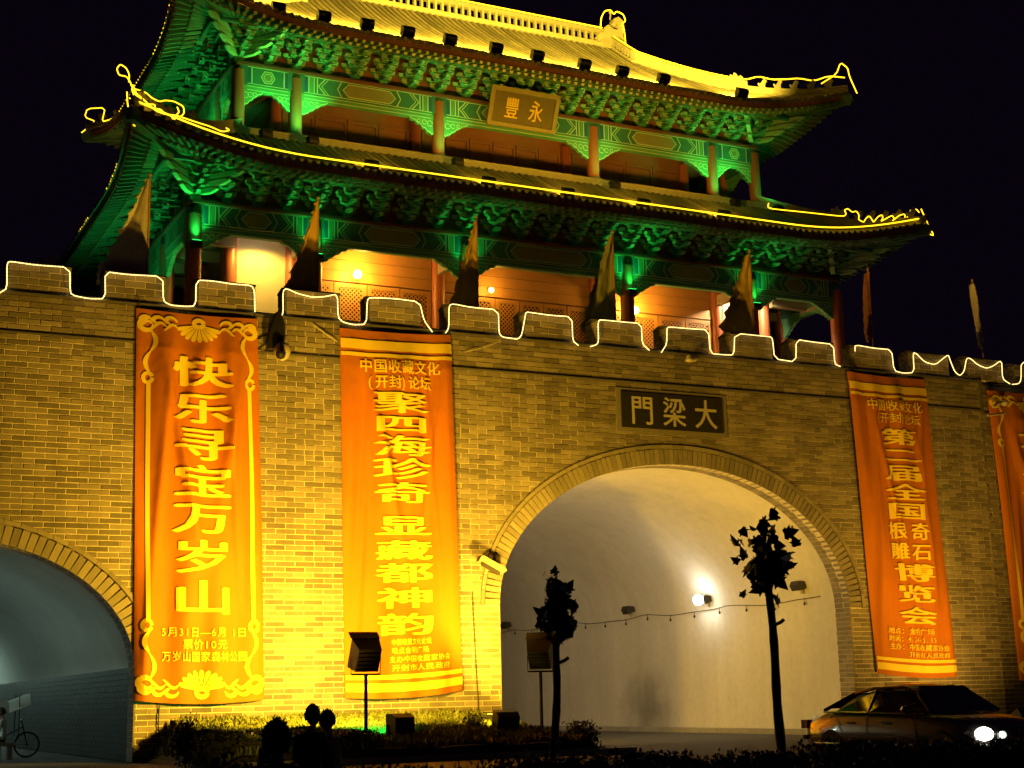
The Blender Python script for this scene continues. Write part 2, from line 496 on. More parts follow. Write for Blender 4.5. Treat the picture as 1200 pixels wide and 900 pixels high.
def brick_mesh(wd, h, d=0.05):
    m = MB(); r = 0.006
    x, z = wd / 2, h / 2
    vs = [(-x + r, 0, -z + r), (x - r, 0, -z + r), (x - r, 0, z - r), (-x + r, 0, z - r), (-x, r, -z), (x, r, -z), (x, r, z), (-x, r, z), (-x, d, -z), (x, d, -z), (x, d, z), (-x, d, z)]
    fs = [(0, 1, 2, 3)]
    for i in range(4):
        j = (i + 1) % 4
        fs += [(i, i + 4, j + 4, j), (i + 4, i + 8, j + 8, j + 4)]
    m.add(vs, fs); return m
BCACHE = {}
def brick_data(wd, h):
    k = (round(wd, 2), round(h, 3))
    if k not in BCACHE:
        BCACHE[k] = brick_mesh(k[0], k[1]).mesh('brick', M['brick'])
    return BCACHE[k]
CAMP = Vector((0, 0, 1.35))
bricks = []   # (dist, xc, y, zc, width, height)
def lay(x0, x1, z0, z1, ch, bl, y, holes, joint=0.024, grow=0.0):
    nz = int(round((z1 - z0) / ch)); ch = (z1 - z0) / nz
    for r in range(nz):
        zc = z0 + (r + 0.5) * ch
        spans = [(x0, x1)]
        for A in holes:
            if zc > A['zs']:
                q = 1 - ((zc - A['zs']) / (A['b'] + grow)) ** 2
                if q <= 0: continue
                hw = (A['a'] + grow) * sqrt(q)
            else: hw = A['a'] + 0.0
            l, rr = A['cx'] - hw, A['cx'] + hw
            ns = []
            for s0, s1 in spans:
                if rr < s0 or l > s1: ns.append((s0, s1)); continue
                if s0 < l: ns.append((s0, l))
                if rr < s1: ns.append((rr, s1))
            spans = ns
        offs = (bl / 2 if r % 2 else 0) + random.uniform(-0.02, 0.02)
        k0 = int((x0 - offs) / bl) - 2; k1 = int((x1 - offs) / bl) + 2
        for k in range(k0, k1):
            half = random.random() < 0.06
            pieces = [(offs + k * bl, offs + (k + 1) * bl)] if not half else [(offs + k * bl, offs + (k + .5) * bl), (offs + (k + .5) * bl, offs + (k + 1) * bl)]
            for pa, pb in pieces:
                for s0, s1 in spans:
                    a = max(pa, s0); c = min(pb, s1)
                    if c - a > 0.06:
                        bricks.append(((Vector(((a + c) / 2, y, zc)) - CAMP).length, (a + c) / 2, y + random.uniform(-0.006, 0.004), zc, c - a - joint, ch - joint))
lay(WX0, WXB, 0.0, 10.68, 0.1445, 0.545, YW, ARCH, grow=0.47)
lay(WXB, 58, 0.0, 10.68, 0.1445, 0.545, YW + 0.32, [], grow=0.72)
# frieze under the merlons
lay(WX0, WXB, 10.80, 11.70, 0.150, 0.545, YW - 0.005, [])
lay(WXB, 58, 10.80, 11.70, 0.150, 0.545, YW + 0.315, [])
BAN = [(8.0, 11.8, 1.4, 11.8), (13.6, 17.5, 1.4, 11.8), (31.2, 35.2, 1.6, 11.8)]
def hidden(x, z):
    if x < 4.3: return True
    for a, c, d, e in BAN:
        if a < x < c and d < z < e: return True
    if 22.3 < x < 27 and 9 < z < 10.68: return True
    return False
bricks.sort()
cnt = 0
joined = MB()
for d, x, y, z, wd, h in bricks:
    if cnt < 300 and not hidden(x, z) and wd > 0.45:
        me = brick_data(wd, h)
        link_copy('brick', me, (x, y, z), wall); cnt += 1
    else:
        hx, hz = wd / 2, h / 2
        vs = [(x - hx, y, z - hz), (x + hx, y, z - hz), (x + hx, y, z + hz), (x - hx, y, z + hz), (x - hx, y + .05, z - hz), (x + hx, y + .05, z - hz), (x + hx, y + .05, z + hz), (x - hx, y + .05, z + hz)]
        joined.add(vs, [(0, 1, 2, 3), (0, 4, 5, 1), (1, 5, 6, 2), (2, 6, 7, 3), (3, 7, 4, 0)])
joined.build('brickwork', M['brick'], wall, kind='stuff')
# string courses
b = MB()
for (xa, xb, dy) in ((WX0, WXB, 0), (WXB + 0.001, 58, 0.32)):
    x = xa
    while x < xb:
        l = min(0.9, xb - x)
        b.box(x + 0.004, x + l - 0.004, YW - 0.045 + dy, YW + 0.1 + dy, 10.685, 10.735)
        b.box(x + 0.004, x + l - 0.004, YW - 0.025 + dy, YW + 0.1 + dy, 11.705, 11.775)
        x += 0.9
b.build('string_course', M['ledge'], wall)
b = MB(); b.box(WXB - 0.02, WXB + 0.12, YW - 0.05, YW + 0.3, 10.62, 11.79)
b.build('frieze_return', M['ledge'], wall)
# merlons
mcap = None
for i in range(-5, 22):
    xl = 4.88 + 2.457 * i; wd = 1.56
    if xl < WX0 or xl + wd > 58: continue
    dy = 0.0 if xl < WXB else 0.32
    y0 = YW + 0.035 + dy
    mb = MB()
    mb.box(xl + 0.01, xl + wd - 0.01, y0 + 0.012, y0 + 0.72, ZT, 12.56)
    mer = mb.build('merlon', M['mortar'], wall)
    c = MB()
    c.prism([(y0 - 0.03, 12.56), (y0 + 0.02, 12.615), (y0 + 0.37, 12.70), (y0 + 0.72, 12.615), (y0 + 0.75, 12.56)], 'x', xl - 0.03, xl + wd + 0.03)
    c.build('coping', M['cap'], mer)
    nb = 4; ch = 0.74 / nb
    vis = -1 <= i <= 15
    jm = MB()
    for r in range(nb):
        zc = ZT + 0.012 + (r + .5) * ch
        cuts = [0, .52, 1.04, 1.56] if r % 2 == 0 else [0, .26, .78, 1.30, 1.56]
        for k in range(len(cuts) - 1):
            a, c2 = cuts[k], cuts[k + 1]
            if vis:
                o = bpy.data.objects.new('brick', brick_data(c2 - a - 0.024, ch - 0.024)); COL.objects.link(o)
                o.parent = mer; o.location = Vector((xl + (a + c2) / 2, y0 + random.uniform(-.005, .005), zc)) - origin_of(wall)
        for k in range(2):
            ya = y0 + 0.03 + k * 0.345
            jm.box(xl - 0.02, xl + 0.02, ya + 0.007, ya + 0.335, zc - ch / 2 + 0.007, zc + ch / 2 - 0.007)
            jm.box(xl + wd - 0.02, xl + wd + 0.02, ya + 0.007, ya + 0.335, zc - ch / 2 + 0.007, zc + ch / 2 - 0.007)
    jm.build('side_brickwork', M['brick'], mer)
# low sill between the merlons
b = MB()
b.box(WX0, WXB, YW + 0.06, YW + 0.70, ZT + 0.002, ZT + 0.05)
b.build('parapet_sill', M['ledge'], wall)

# arch rings, reveals, tunnels
def arch_pts(A, grow, n=60):
    pts = []
    for k in range(n + 1):
        t = pi * k / n
        pts.append((A['cx'] - (A['a'] + grow) * cos(t), A['zs'] + (A['b'] + grow) * sin(t)))
    return pts
def arc_resample(pts, step):
    L = [0]
    for i in range(1, len(pts)):
        L.append(L[-1] + sqrt((pts[i][0] - pts[i - 1][0]) ** 2 + (pts[i][1] - pts[i - 1][1]) ** 2))
    n = int(L[-1] / step); out = []; j = 0
    for k in range(n + 1):
        d = L[-1] * k / n
        while j < len(L) - 2 and L[j + 1] < d: j += 1
        t = (d - L[j]) / (L[j + 1] - L[j])
        out.append((pts[j][0] + (pts[j + 1][0] - pts[j][0]) * t, pts[j][1] + (pts[j + 1][1] - pts[j][1]) * t))
    return out
def normal_out(A, p):
    nx = (p[0] - A['cx']) / (A['a'] ** 2); nz = (p[1] - A['zs']) / (A['b'] ** 2)
    l = sqrt(nx * nx + nz * nz); return nx / l, nz / l
for ai, A in enumerate(ARCH):
    ring = MB()
    base = arc_resample(arch_pts(A, 0, 200), 0.165 if ai == 0 else 0.2)
    bw = 0.165 if ai == 0 else 0.2
    # mortar bed of the ring
    back = MB()
    P0 = arch_pts(A, 0.0, 80); P1 = [(p[0] + normal_out(A, p)[0] * 0.60, p[1] + normal_out(A, p)[1] * 0.60) for p in P0]
    back.grid([[Vector((p[0], YW + 0.012, p[1])) for p in P0], [Vector((p[0], YW + 0.012, p[1])) for p in P1]])
    back.grid([[Vector((p[0], YW + 0.012, p[1])) for p in P0], [Vector((p[0], YW + 0.74, p[1])) for p in P0]])
    ringo = back.build('arch_ring', M['mortar'], wall)
    n2 = 0
    for i in range(len(base) - 1):
        p = ((base[i][0] + base[i + 1][0]) / 2, (base[i][1] + base[i + 1][1]) / 2)
        n = normal_out(A, p); t = (-n[1], n[0])
        ln = 0.46
        yj = random.uniform(-.006, .006)
        def T(v, p=p, n=n, t=t):
            return Vector((p[0] + n[0] * v.z + t[0] * v.x, v.y, p[1] + n[1] * v.z + t[1] * v.x))
        vb = MB(); wv = bw * 0.5 - 0.008
        vb.box(-wv, wv, YW - 0.02 + yj, YW + 0.3, 0.0, ln, T=T)
        vb.build('voussoir', M['ringbrick'], ringo); n2 += 1
    hd = MB()
    out = arc_resample(P1, 0.42)
    for i in range(len(out) - 1):
        p = ((out[i][0] + out[i + 1][0]) / 2, (out[i][1] + out[i + 1][1]) / 2)
        n = normal_out(A, p); dd = Vector((out[i + 1][0] - out[i][0], 0, out[i + 1][1] - out[i][1])); hl = dd.length / 2 - 0.007; dd.normalize()
        def T(v, p=p, dd=dd):
            return Vector((p[0] + dd.x * v.x - dd.z * v.z, v.y, p[1] + dd.z * v.x + dd.x * v.z))
        hb = MB(); hb.box(-hl, hl, YW - 0.045, YW + 0.05, -0.11, 0.0, T=T)
        hb.build('hood_brick', M['ringbrick'], ringo)
    # jamb reveal, bricks below springing and round the arch soffit
    rv = MB(); rj = MB()
    for sgn in (-1, 1):
        X = A['cx'] + sgn * A['a']
        rj.add([(X, YW + 0.012, 0), (X, YW + .74, 0), (X, YW + .74, A['zs']), (X, YW + 0.012, A['zs'])], [(0, 1, 2, 3)])
        nz = int(A['zs'] / 0.1445)
        for r in range(nz):
            z = r * A['zs'] / nz; o2 = 0.18 if r % 2 else 0
            for k in range(3):
                ya = max(YW - 0.0, YW + k * 0.36 - o2); yb = min(YW + 0.74, YW + (k + 1) * 0.36 - o2)
                if yb - ya > 0.05:
                    xa, xb2 = (X - 0.03, X + 0.012) if sgn < 0 else (X - 0.012, X + 0.03)
                    rv.box(xa, xb2, ya + 0.006, yb - 0.006, z + 0.006, z + A['zs'] / nz - 0.006)
    sof = arc_resample(arch_pts(A, 0.0, 200), 0.165)
    for i in range(len(sof) - 1):
        p = ((sof[i][0] + sof[i + 1][0]) / 2, (sof[i][1] + sof[i + 1][1]) / 2); n = normal_out(A, p); t = (-n[1], n[0])
        def T(v, p=p, n=n, t=t):
            return Vector((p[0] + n[0] * v.z + t[0] * v.x, v.y, p[1] + n[1] * v.z + t[1] * v.x))
        o2 = 0.2 if i % 2 else 0.0
        for (ya, yb) in ((0.31, 0.31 + 0.2 - o2 + 0.02), (0.31 + 0.22 - o2 + 0.02, 0.74)):
            if yb - ya > 0.04: rv.box(-0.076, 0.076, YW + ya, YW + yb, -0.008, 0.03, T=T)
    rv.build('reveal_brickwork', M['ringbrick'], wall, kind='stuff')
    rj.build('reveal_joint', M['mortar'], wall)
    # tunnel lining
    tn = MB(); g = 0.0 if ai == 0 else 0.0
    zd = 2.33
    top = arch_pts(A, 0.02, 48)
    ys = [YW + 0.74 + (84 - YW - 0.74) * k / 8 for k in range(9)]
    prof = [(A['cx'] - A['a'] - 0.02, 0.0)] + top + [(A['cx'] + A['a'] + 0.02, 0.0)]
    tn.grid([[Vector((p[0], y, p[1])) for p in prof] for y in ys])
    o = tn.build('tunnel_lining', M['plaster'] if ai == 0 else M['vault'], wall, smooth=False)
    for p_ in o.data.polygons: p_.use_smooth = True
    if ai == 1:
        # thin painted front edge is plaster; dado of dark glazed bricks in courses
        dj = MB(); db = MB()
        for sgn in (-1, 1):
            X = A['cx'] + sgn * (A['a'] + 0.02)
            xi = X - sgn * 0.03
            dj.add([(xi + sgn * 0.012, YW + .742, 0), (xi + sgn * .012, 84, 0), (xi + sgn * .012, 84, zd), (xi + sgn * .012, YW + .742, zd)], [(0, 1, 2, 3)])
            nz = 16; ch = zd / nz
            for r in range(nz):
                y = YW + 0.745 + (0.27 if r % 2 else 0) - 0.27
                while y < 83:
                    ya = max(y, YW + .745)
                    db.box(min(xi, X), max(xi, X) - 0, ya + 0.006, y + 0.534, r * ch + 0.006, (r + 1) * ch - 0.006)
                    y += 0.54
        dj.build('dado_joint', M['dadojoint'], wall); db.build('glazed_dado', M['dado'], wall, kind='stuff')
# dark far end of the passages
b = MB(); b.add([(WX0, 72.05, 0), (WX1, 72.05, 0), (WX1, 72.05, 3), (WX0, 72.05, 3)], [(0, 1, 2, 3)])

# ------------------------------------------------------------------ inscription stone over the big arch
pl = thing('gate_inscription', 'black stone tablet with three carved characters set above the big arch', 'name plaque', (24.62, YW, 9.86))
b = MB(); b.box(22.62, 26.60, YW - 0.022, YW + 0.03, 9.17, 10.52); b.build('surround', M['plaqueframe'], pl)
b = MB(); b.box(22.78, 26.44, YW - 0.05, YW - 0.0225, 9.30, 10.41); b.build('tablet', M['plaque'], pl)
for i, ch in enumerate('門梁大'):
    b = MB(); s0 = 23.08 + i * 1.15
    glyph_on(b, ch, s0, s0 + 0.86, 0.0, 0.92, lambda s, t: Vector((s, YW - 0.056, 10.32 - t)), bold=0.018, cut=5)
    b.build('character', M['carved'], pl)

# ------------------------------------------------------------------ banners
def make_banner(label, corners, seed, ops, dark=0.0, sag=0.25):
    """corners: TL TR BL BR as (x,z)"""
    rnd = random.Random(seed)
    TL, TR, BL, BR = [Vector((c[0], 0, c[1])) for c in corners]
    ph = [rnd.uniform(0, 6.28) for _ in range(8)]
    def F(u, v, off=0.0):
        p = TL.lerp(TR, u).lerp(BL.lerp(BR, u), v)
        sg = 4 * u * (1 - u)
        p.z -= sag * 0.22 * sg * (1 - v) ** 3
        p.z -= 0.10 * sg * v ** 8
        d = 0.15 + 0.085 * sin(11 * u + 2.2 * sin(3 * v + ph[0]) + ph[1]) * (0.35 + 0.65 * sin(pi * min(v * 1.15, 1)))
        d += 0.075 * sin(23 * u + 4 * v + ph[2]) * (1 - abs(2 * u - 1) * 0.3) * (0.4 + 0.6 * sin(5 * v + ph[3]) ** 2)
        d += 0.17 * math.exp(-((u - 0.15 - 0.55 * v) / 0.045) ** 2) * sin(pi * min(1, v * 1.3)) ** 2
        d += 0.16 * math.exp(-((u - 0.92 + 0.5 * v) / 0.045) ** 2) * sin(pi * min(1, v * 1.6)) ** 2
        d += 0.10 * math.exp(-((u - 0.5 + 0.9 * (v - .15)) / 0.06) ** 2) * math.exp(-((v - .15) / .12) ** 2)
        d += 0.12 * sg * 0.5
        d += 0.10 * math.exp(-((u - 0.30 + 0.25 * v) / 0.035) ** 2) * sin(pi * v) + 0.09 * math.exp(-((u - 0.72 - 0.12 * v) / 0.03) ** 2) * sin(pi * min(1, v * 1.2))
        d = (0.05 + (d - 0.05) * min(1.0, 0.15 + v / 0.12)) * (0.35 + 0.65 * min(1.0, min(u, 1 - u) / 0.07) ** .6) - 0.03
        return Vector((p.x, YW - 0.06 - d - off, p.z))
    W = (TR - TL).length; H = (BL - TL).length
    t = thing('banner', label, 'banner', F(0.5, 0.0), 'vertical banners hung down the gate wall')
    c = MB(); nu, nv = 72, 200
    c.grid([[F(i / nu, j / nv) for i in range(nu + 1)] for j in range(nv + 1)])
    c.build('cloth', M['cloth'], t, smooth=True)
    def fm(s, tt): return F(s, tt, 0.030)
    for op in ops:
        k = op[0]
        if k == 'chars':
            _, chars = op
            for ch, u0, u1, v0, v1 in chars:
                b = MB(); glyph_on(b, ch, u0, u1, v0, v1, fm, bold=0.030, cut=(0.03, 0.011)); b.build('character', M['gold'], t)
        elif k == 'lines':
            _, lines = op
            for txt, u0, u1, v0, v1 in lines:
                b = MB(); text_on(b, txt, u0, u1, v0, v1, fm, bold=0.02, cut=(0.018, 0.012)); b.build('lettering', M['gold'], t, kind='stuff')
        elif k == 'stripes':
            for v0, v1 in op[1]:
                b = MB(); b.grid([[F(0.005 + 0.99 * i / 40, v0 + (v1 - v0) * j / 3, 0.022) for i in range(41)] for j in range(4)]); b.build('stripe', M['gold'], t)
        elif k == 'ornament':
            asp = W / H
            def um(s, tt): return F(s / W, tt / H, 0.022)
            def um2(s, tt): return F(s / W, 1 - tt / H, 0.022)
            for fmap, nm in ((um, 'top'), (um2, 'bottom')):
                b = MB(); cx = W / 2
                ty = 0.50
                # fan
                for q in range(-4, 5):
                    a = q * 0.30
                    x1, y1 = cx + sin(a) * 0.62, ty - 0.22 + cos(a) * 0.52
                    x0, y0 = cx + sin(a) * 0.16, ty - 0.22 + cos(a) * 0.14
                    pts = [(x0 + (x1 - x0) * j / 6, y0 + (y1 - y0) * j / 6) for j in range(7)]
                    ribbon(b, pts, [0.03, 0.05, 0.075, 0.10, 0.12, 0.13, 0.06], fmap)
                pts = [(cx + 0.13 * cos(2 * pi * j / 12), ty - 0.24 + 0.10 * sin(2 * pi * j / 12)) for j in range(13)]
                ribbon(b, pts, 0.12, fmap)
                b.build('fan_ornament', M['gold'], t)
                for sg in (-1, 1):
                    b = MB()
                    # scroll chain from fan to corner
                    for q in range(3):
                        xs = cx + sg * (0.55 + q * 0.33)
                        pts = []
                        for j in range(15):
                            a = j / 14 * 4.6
                            r = 0.19 * (1 - j / 20)
                            pts.append((xs + sg * (0.22 - r * cos(a)), 0.28 - (r * sin(a)) * 0.8 + 0.02 * q))
                        ribbon(b, pts, [0.04 + 0.07 * sin(pi * j / 14) for j in range(15)], fmap)
                        pts = [(xs + sg * j * 0.05, 0.46 - 0.10 * sin(j * 0.55) - 0.02 * q) for j in range(9)]
                        ribbon(b, pts, [0.03 + 0.06 * sin(pi * j / 8) for j in range(9)], fmap)
                    b.build('scroll_ornament', M['gold'], t)
                    b = MB()
                    xc = cx + sg * (W / 2 - 0.30)
                    pts = [(xc + sg * (0.10 - 0.17 * cos(j / 12 * 5)) - sg * 0.05, 0.42 + 0.16 * sin(j / 12 * 5)) for j in range(13)]
                    ribbon(b, pts, [0.05 + 0.09 * sin(pi * j / 12) for j in range(13)], fmap)
                    # S-curve down the side
                    pts = [(xc - sg * (0.05 + 0.13 * sin(j / 16 * 2 * pi)) * 1.0, 0.55 + j * 0.075) for j in range(17)]
                    ribbon(b, pts, [0.04 + 0.08 * abs(sin(pi * j / 8)) for j in range(17)], fmap)
                    pts = [(xc + sg * 0.02 + 0.11 * cos(j / 10 * 6), 1.86 + 0.13 * sin(j / 10 * 6)) for j in range(11)]
                    ribbon(b, pts, 0.10, fmap)
                    b.build('corner_scroll', M['gold'], t)
            for sg in (-1, 1):
                b = MB(); uc = 0.5 + sg * (0.5 - 0.30 / W + 0.0)
                b.grid([[F(uc + (i - 0.5) * 0.032, 0.195 + 0.61 * j / 60, 0.022) for i in range(2)] for j in range(61)])
                b.build('border_line', M['gold'], t)
    # eyelet cords at the top corners
    b = MB()
    for u in (0.02, 0.98):
        p = F(u, 0.0); b.tube([p, p + Vector((0, 0.05, 0.25)), (p.x, YW + 0.0, 11.95)], 0.012, 4)
    b.build('cord', M['wire'], t)
    return t
make_banner('orange banner with a scrolled gold border and seven large characters, beside the left arch',
            [(8.13, 11.62), (11.41, 11.62), (8.34, 1.50), (11.72, 1.46)], 3,
            [('ornament',), ('chars', [(c, 0.27, 0.76, a, a + h) for c, a, h in zip('快乐寻宝万岁山', (.118, .215, .308, .405, .503, .60, .70), (.082, .082, .086, .086, .08, .085, .088))]),
             ('lines', [('5月31日—6月 1日', 0.2, 0.86, 0.818, 0.842), ('票价10元', 0.35, 0.70, 0.848, 0.872), ('万岁山国家森林公园', 0.2, 0.86, 0.877, 0.902)])])
make_banner('bright orange banner with two gold stripes just left of the big arch',
            [(13.77, 11.58), (17.16, 11.66), (13.92, 1.45), (17.36, 1.60)], 5,
            [('stripes', [(.028, .056), (.066, .077), (.942, .953), (.963, .984)]),
             ('lines', [('中国收藏文化', .15, .87, .082, .122), ('(开封)论坛', .22, .79, .128, .166), ('中国收藏文化论坛', .38, .72, .851, .868), ('地点金明广场', .38, .70, .873, .890), ('主办中国收藏家协会', .36, .88, .895, .912), ('开封市人民政府', .38, .88, .917, .934)]),
             ('chars', [(c, .25, .76, a, a + h) for c, a, h in zip('聚四海珍奇显藏都神韵', (.175, .242, .298, .362, .430, .522, .590, .650, .716, .785), (.06, .05, .06, .06, .058, .055, .052, .054, .056, .058))])])
make_banner('dim orange banner with two gold stripes just right of the big arch',
            [(31.42, 11.66), (34.72, 11.62), (31.80, 1.86), (35.05, 1.72)], 8,
            [('stripes', [(.032, .058), (.068, .078), (.945, .955), (.963, .985)]),
             ('lines', [('中国收藏文化', .18, .87, .086, .124), ('(开封)论坛', .26, .82, .130, .166), ('地点：金明广场', .14, .72, .848, .868), ('时间：4.24-5.15', .14, .74, .873, .893), ('主办：中国收藏家协会', .14, .90, .898, .918), ('开封市人民政府', .36, .90, .923, .940)]),
             ('chars', [(c, .30, .76, a, a + h) for c, a, h in zip('第二届全国', (.185, .25, .308, .372, .436), (.056, .05, .055, .056, .056))] +
              [('根', .28, .50, .502, .558), ('奇', .56, .76, .502, .558), ('雕', .28, .50, .570, .625), ('石', .56, .76, .570, .625)] +
              [(c, .30, .78, a, a + h) for c, a, h in zip('博览会', (.638, .708, .778), (.058, .056, .058))])])
make_banner('orange banner with a scrolled gold border at the far right end of the wall',
            [(37.45, 11.45), (40.9, 11.5), (37.75, 1.55), (41.1, 1.6)], 11,
            [('ornament',), ('chars', [(c, 0.27, 0.76, a, a + 0.075) for c, a in zip('大二金国中原', (.13, .235, .335, .44, .545, .65))])])

# ------------------------------------------------------------------ rope lights on the battlement
ROPES = [[(4.69,11.69),(4.86,11.82),(4.83,12.49),(4.91,12.54),(5.54,12.51),(6.39,12.54),(6.42,11.86),(6.53,11.79),(6.91,11.75),(7.32,11.79),(7.29,12.52),(7.87,12.5),(8.8,12.55),(8.83,11.87),(9.02,11.78),(9.42,11.78),(9.7,11.82),(9.7,12.54),(10.15,12.56),(10.74,12.53),(11.22,12.55),(11.31,12.41),(11.33,11.81)],
[(12.01,11.72),(12.13,11.82),(12.12,12.49),(12.22,12.56),(12.55,12.44),(12.99,12.38),(13.36,12.44),(13.7,12.55),(13.72,11.88),(13.86,11.75),(14.18,11.7),(14.56,11.75),(14.59,12.48),(14.69,12.54),(15.4,12.58),(16.19,12.56),(16.32,12.02),(16.58,11.7)],
[(16.99,11.71),(17.1,11.87),(17.11,12.55),(17.26,12.6),(17.8,12.55),(18.7,12.56),(18.7,11.85),(18.82,11.74),(19.1,11.73),(19.31,11.72),(19.45,11.85),(19.6,12.55),(19.65,12.58),(20.4,12.55),(21.16,12.57),(21.16,11.83),(21.35,11.7)],
[(21.76,11.7),(21.97,11.77),(22.05,11.87),(22.06,12.55),(22.23,12.57),(22.9,12.57),(23.59,12.58),(23.59,11.94),(23.84,11.75)],
[(24.27,11.72),(24.48,12.01),(24.51,12.52),(24.59,12.56),(25.37,12.57),(26.05,12.59),(26.08,11.83),(26.6,11.83),(26.97,11.85),(27.04,12.57),(28.29,12.57),(28.5,12.56),(28.53,11.85),(29.37,11.81),(29.44,12.57),(30.1,12.54),(30.94,12.53),(30.94,11.86),(31.17,11.8)],
[(31.82,12.37),(31.83,12.59),(32.61,12.54),(33.37,12.55),(33.4,11.83),(33.8,11.77),(34.27,11.83),(34.29,12.53),(34.43,12.5),(34.77,12.23),(35.23,12.17),(35.64,12.45),(35.84,12.57),(35.91,12.36),(36.06,12.0),(36.28,11.86),(36.49,12.03),(36.64,12.49),(36.79,12.54),(37.15,12.31),(37.53,12.22),(37.83,12.32),(38.26,12.58),(38.22,11.89),(38.55,11.74)],
[(38.65,11.73),(38.95,11.77),(39.09,11.92),(39.17,12.58),(39.85,12.58)]]
RL = ['string of warm lights over the three leftmost merlons', 'string of warm lights sagging over the merlon above the security camera', 'string of warm lights over two merlons right of the second banner',
      'short string of warm lights over the merlon left of the tablet', 'string of warm lights over merlons above the right half of the big arch', 'string of warm lights looping in scallops at the right end of the wall', 'short string of warm lights at the far right edge']
def smooth_path(pts, k=2):
    for _ in range(k):
        out = [pts[0]]
        for i in range(len(pts) - 1):
            a, b2 = pts[i], pts[i + 1]
            out.append(tuple(a[j] * .82 + b2[j] * .18 for j in range(len(a))))
            out.append(tuple(a[j] * .18 + b2[j] * .82 for j in range(len(a))))
        out.append(pts[-1]); pts = out
    return pts
for R, lab in zip(ROPES, RL):
    b = MB()
    pp = arc_resample(smooth_path(R, 1), 0.045)
    b.tube([(x, YW - 0.075, z) for x, z in pp], 0.015, 5, rr=[0.011 if k % 2 else 0.0185 for k in range(len(pp))])
    o = b.build('rope_light', M['rope'])
    tag(o, lab, 'light string', 'rope lights along the battlement')

# ------------------------------------------------------------------ pennants on poles behind the battlement
def pennant(x, label, m, depth, width, fr, seed, y=39.72, zt=15.65, lean=0.0, fold=1.0):
    rnd = random.Random(seed)
    width *= 1.25
    t = thing('pennant', label, 'flag', (x, y, ZT), 'pennants on poles along the battlement')
    b = MB(); b.tube([(x, y, ZT), (x + lean, y, zt)], 0.028, 6); b.sphere((x + lean, y, zt + 0.04), 0.05, 6); b.build('pole', M['pole'], t)
    c = MB(); n = 26; rows = []; edge = []
    for j in range(n + 1):
        v = j / n
        z = zt - 0.1 - v * depth
        wj = width * (0.06 + 0.94 * v ** 1.1) * (1 + 0.05 * sin(v * 40 + seed))
        if v > 0.9: wj *= 1 - 0.35 * (v - 0.9) / 0.1
        row = []
        for i in range(13):
            u = i / 12
            yy = y + 0.10 * fold * sin(u * 9 + v * 3 + seed) * u + 0.05 * sin(u * 17 + seed) * u
            zz = z - 0.28 * u * v
            xx = x + lean * (1 - v) - wj * u * 0.93
            row.append(Vector((xx, yy, zz)))
        rows.append(row); edge.append(row[-1])
    c.grid(rows); c.build('cloth', m, t, smooth=True)
    f = MB()
    for j in range(0, n, 2):
        p, q = edge[j], edge[j + 1]
        f.add([p, q, (p + q) / 2 + Vector((-0.05 - 0.04 * rnd.random(), -0.01, -0.04))], [(0, 1, 2)])
    f.build('fringe', M['flaggold'], t, kind='stuff')
    return t
pennant(8.60, 'pale grey pennant on the pole nearest the left edge of the tower', M['flagpale'], 3.0, 1.35, 1, 1)
pennant(13.45, 'dull yellow pennant with gold fringe in front of the lit plaster wall', M['flagyellow'], 3.1, 1.05, 1, 2, zt=15.6)
pennant(18.49, 'bright yellow pennant between the first and second lattice bays', M['flagyellow'], 3.1, 0.95, 1, 3)
pennant(23.24, 'olive pennant hanging dark beside the middle lattice bay', M['flagolive'], 3.2, 1.2, 1, 4, zt=15.75)
pennant(28.48, 'golden pennant swept wide in front of the rightmost lattice bay', M['flagyellow'], 2.7, 1.35, 1, 5, zt=15.7)
pennant(33.41, 'narrow furled reddish pennant against the night sky right of the tower', M['flagred'], 2.3, 0.42, 1, 6, zt=15.6, fold=2)
pennant(38.45, 'narrow furled pale pennant at the far right against the night sky', M['flagpale'], 2.1, 0.36, 1, 7, zt=15.68, lean=-0.3, fold=2)

# ================================================================== the gate tower
CYT = 54.0
tower = thing('gate_tower', 'two storey timber gate tower with sweeping tiled roofs standing on the city wall', 'gate tower', (CXT, CYT, ZT))
LX, LY = 12.95, 7.4       # lower colonnade half sizes
UX, UY = 10.95, 5.2       # upper colonnade half sizes
HXL, HYL = 11.1, 5.0      # lower hall
HXU, HYU = 9.0, 3.0       # upper hall

def side_map(side, cx, cy, A, B):
    """returns f(a,d,z) -> world; a along the eave, d inwards from the eave line"""
    if side == 'front': return lambda a, d, z: Vector((cx + a, cy - B + d, z))
    if side == 'back': return lambda a, d, z: Vector((cx - a, cy + B - d, z))
    if side == 'left': return lambda a, d, z: Vector((cx - A + d, cy - a, z))
    return lambda a, d, z: Vector((cx + A - d, cy + a, z))

class Roof:
    def __init__(s, cx, cy, A, B, zE, k1, k2, up, outw, E, D):
        s.__dict__.update(cx=cx, cy=cy, A=A, B=B, zE=zE, k1=k1, k2=k2, up=up, outw=outw, E=E, D=D)
    def La(s, side): return s.A if side in ('front', 'back') else s.B
    def pt(s, side, a, d, dz=0.0, under=None):
        La = s.La(side); e = La - abs(a)
        g = max(0.0, 1 - e / s.E) ** 2.2
        h = max(0.0, 1 - d / s.D)
        o = s.outw * g * h
        z = s.zE + s.up * g * h + dz
        if under is None: z += s.k1 * d + s.k2 * d * d
        else: z += under * d
        sa = 1 if a > 0 else -1
        return side_map(side, s.cx, s.cy, s.A, s.B)(a + sa * o * g, d - o, z)

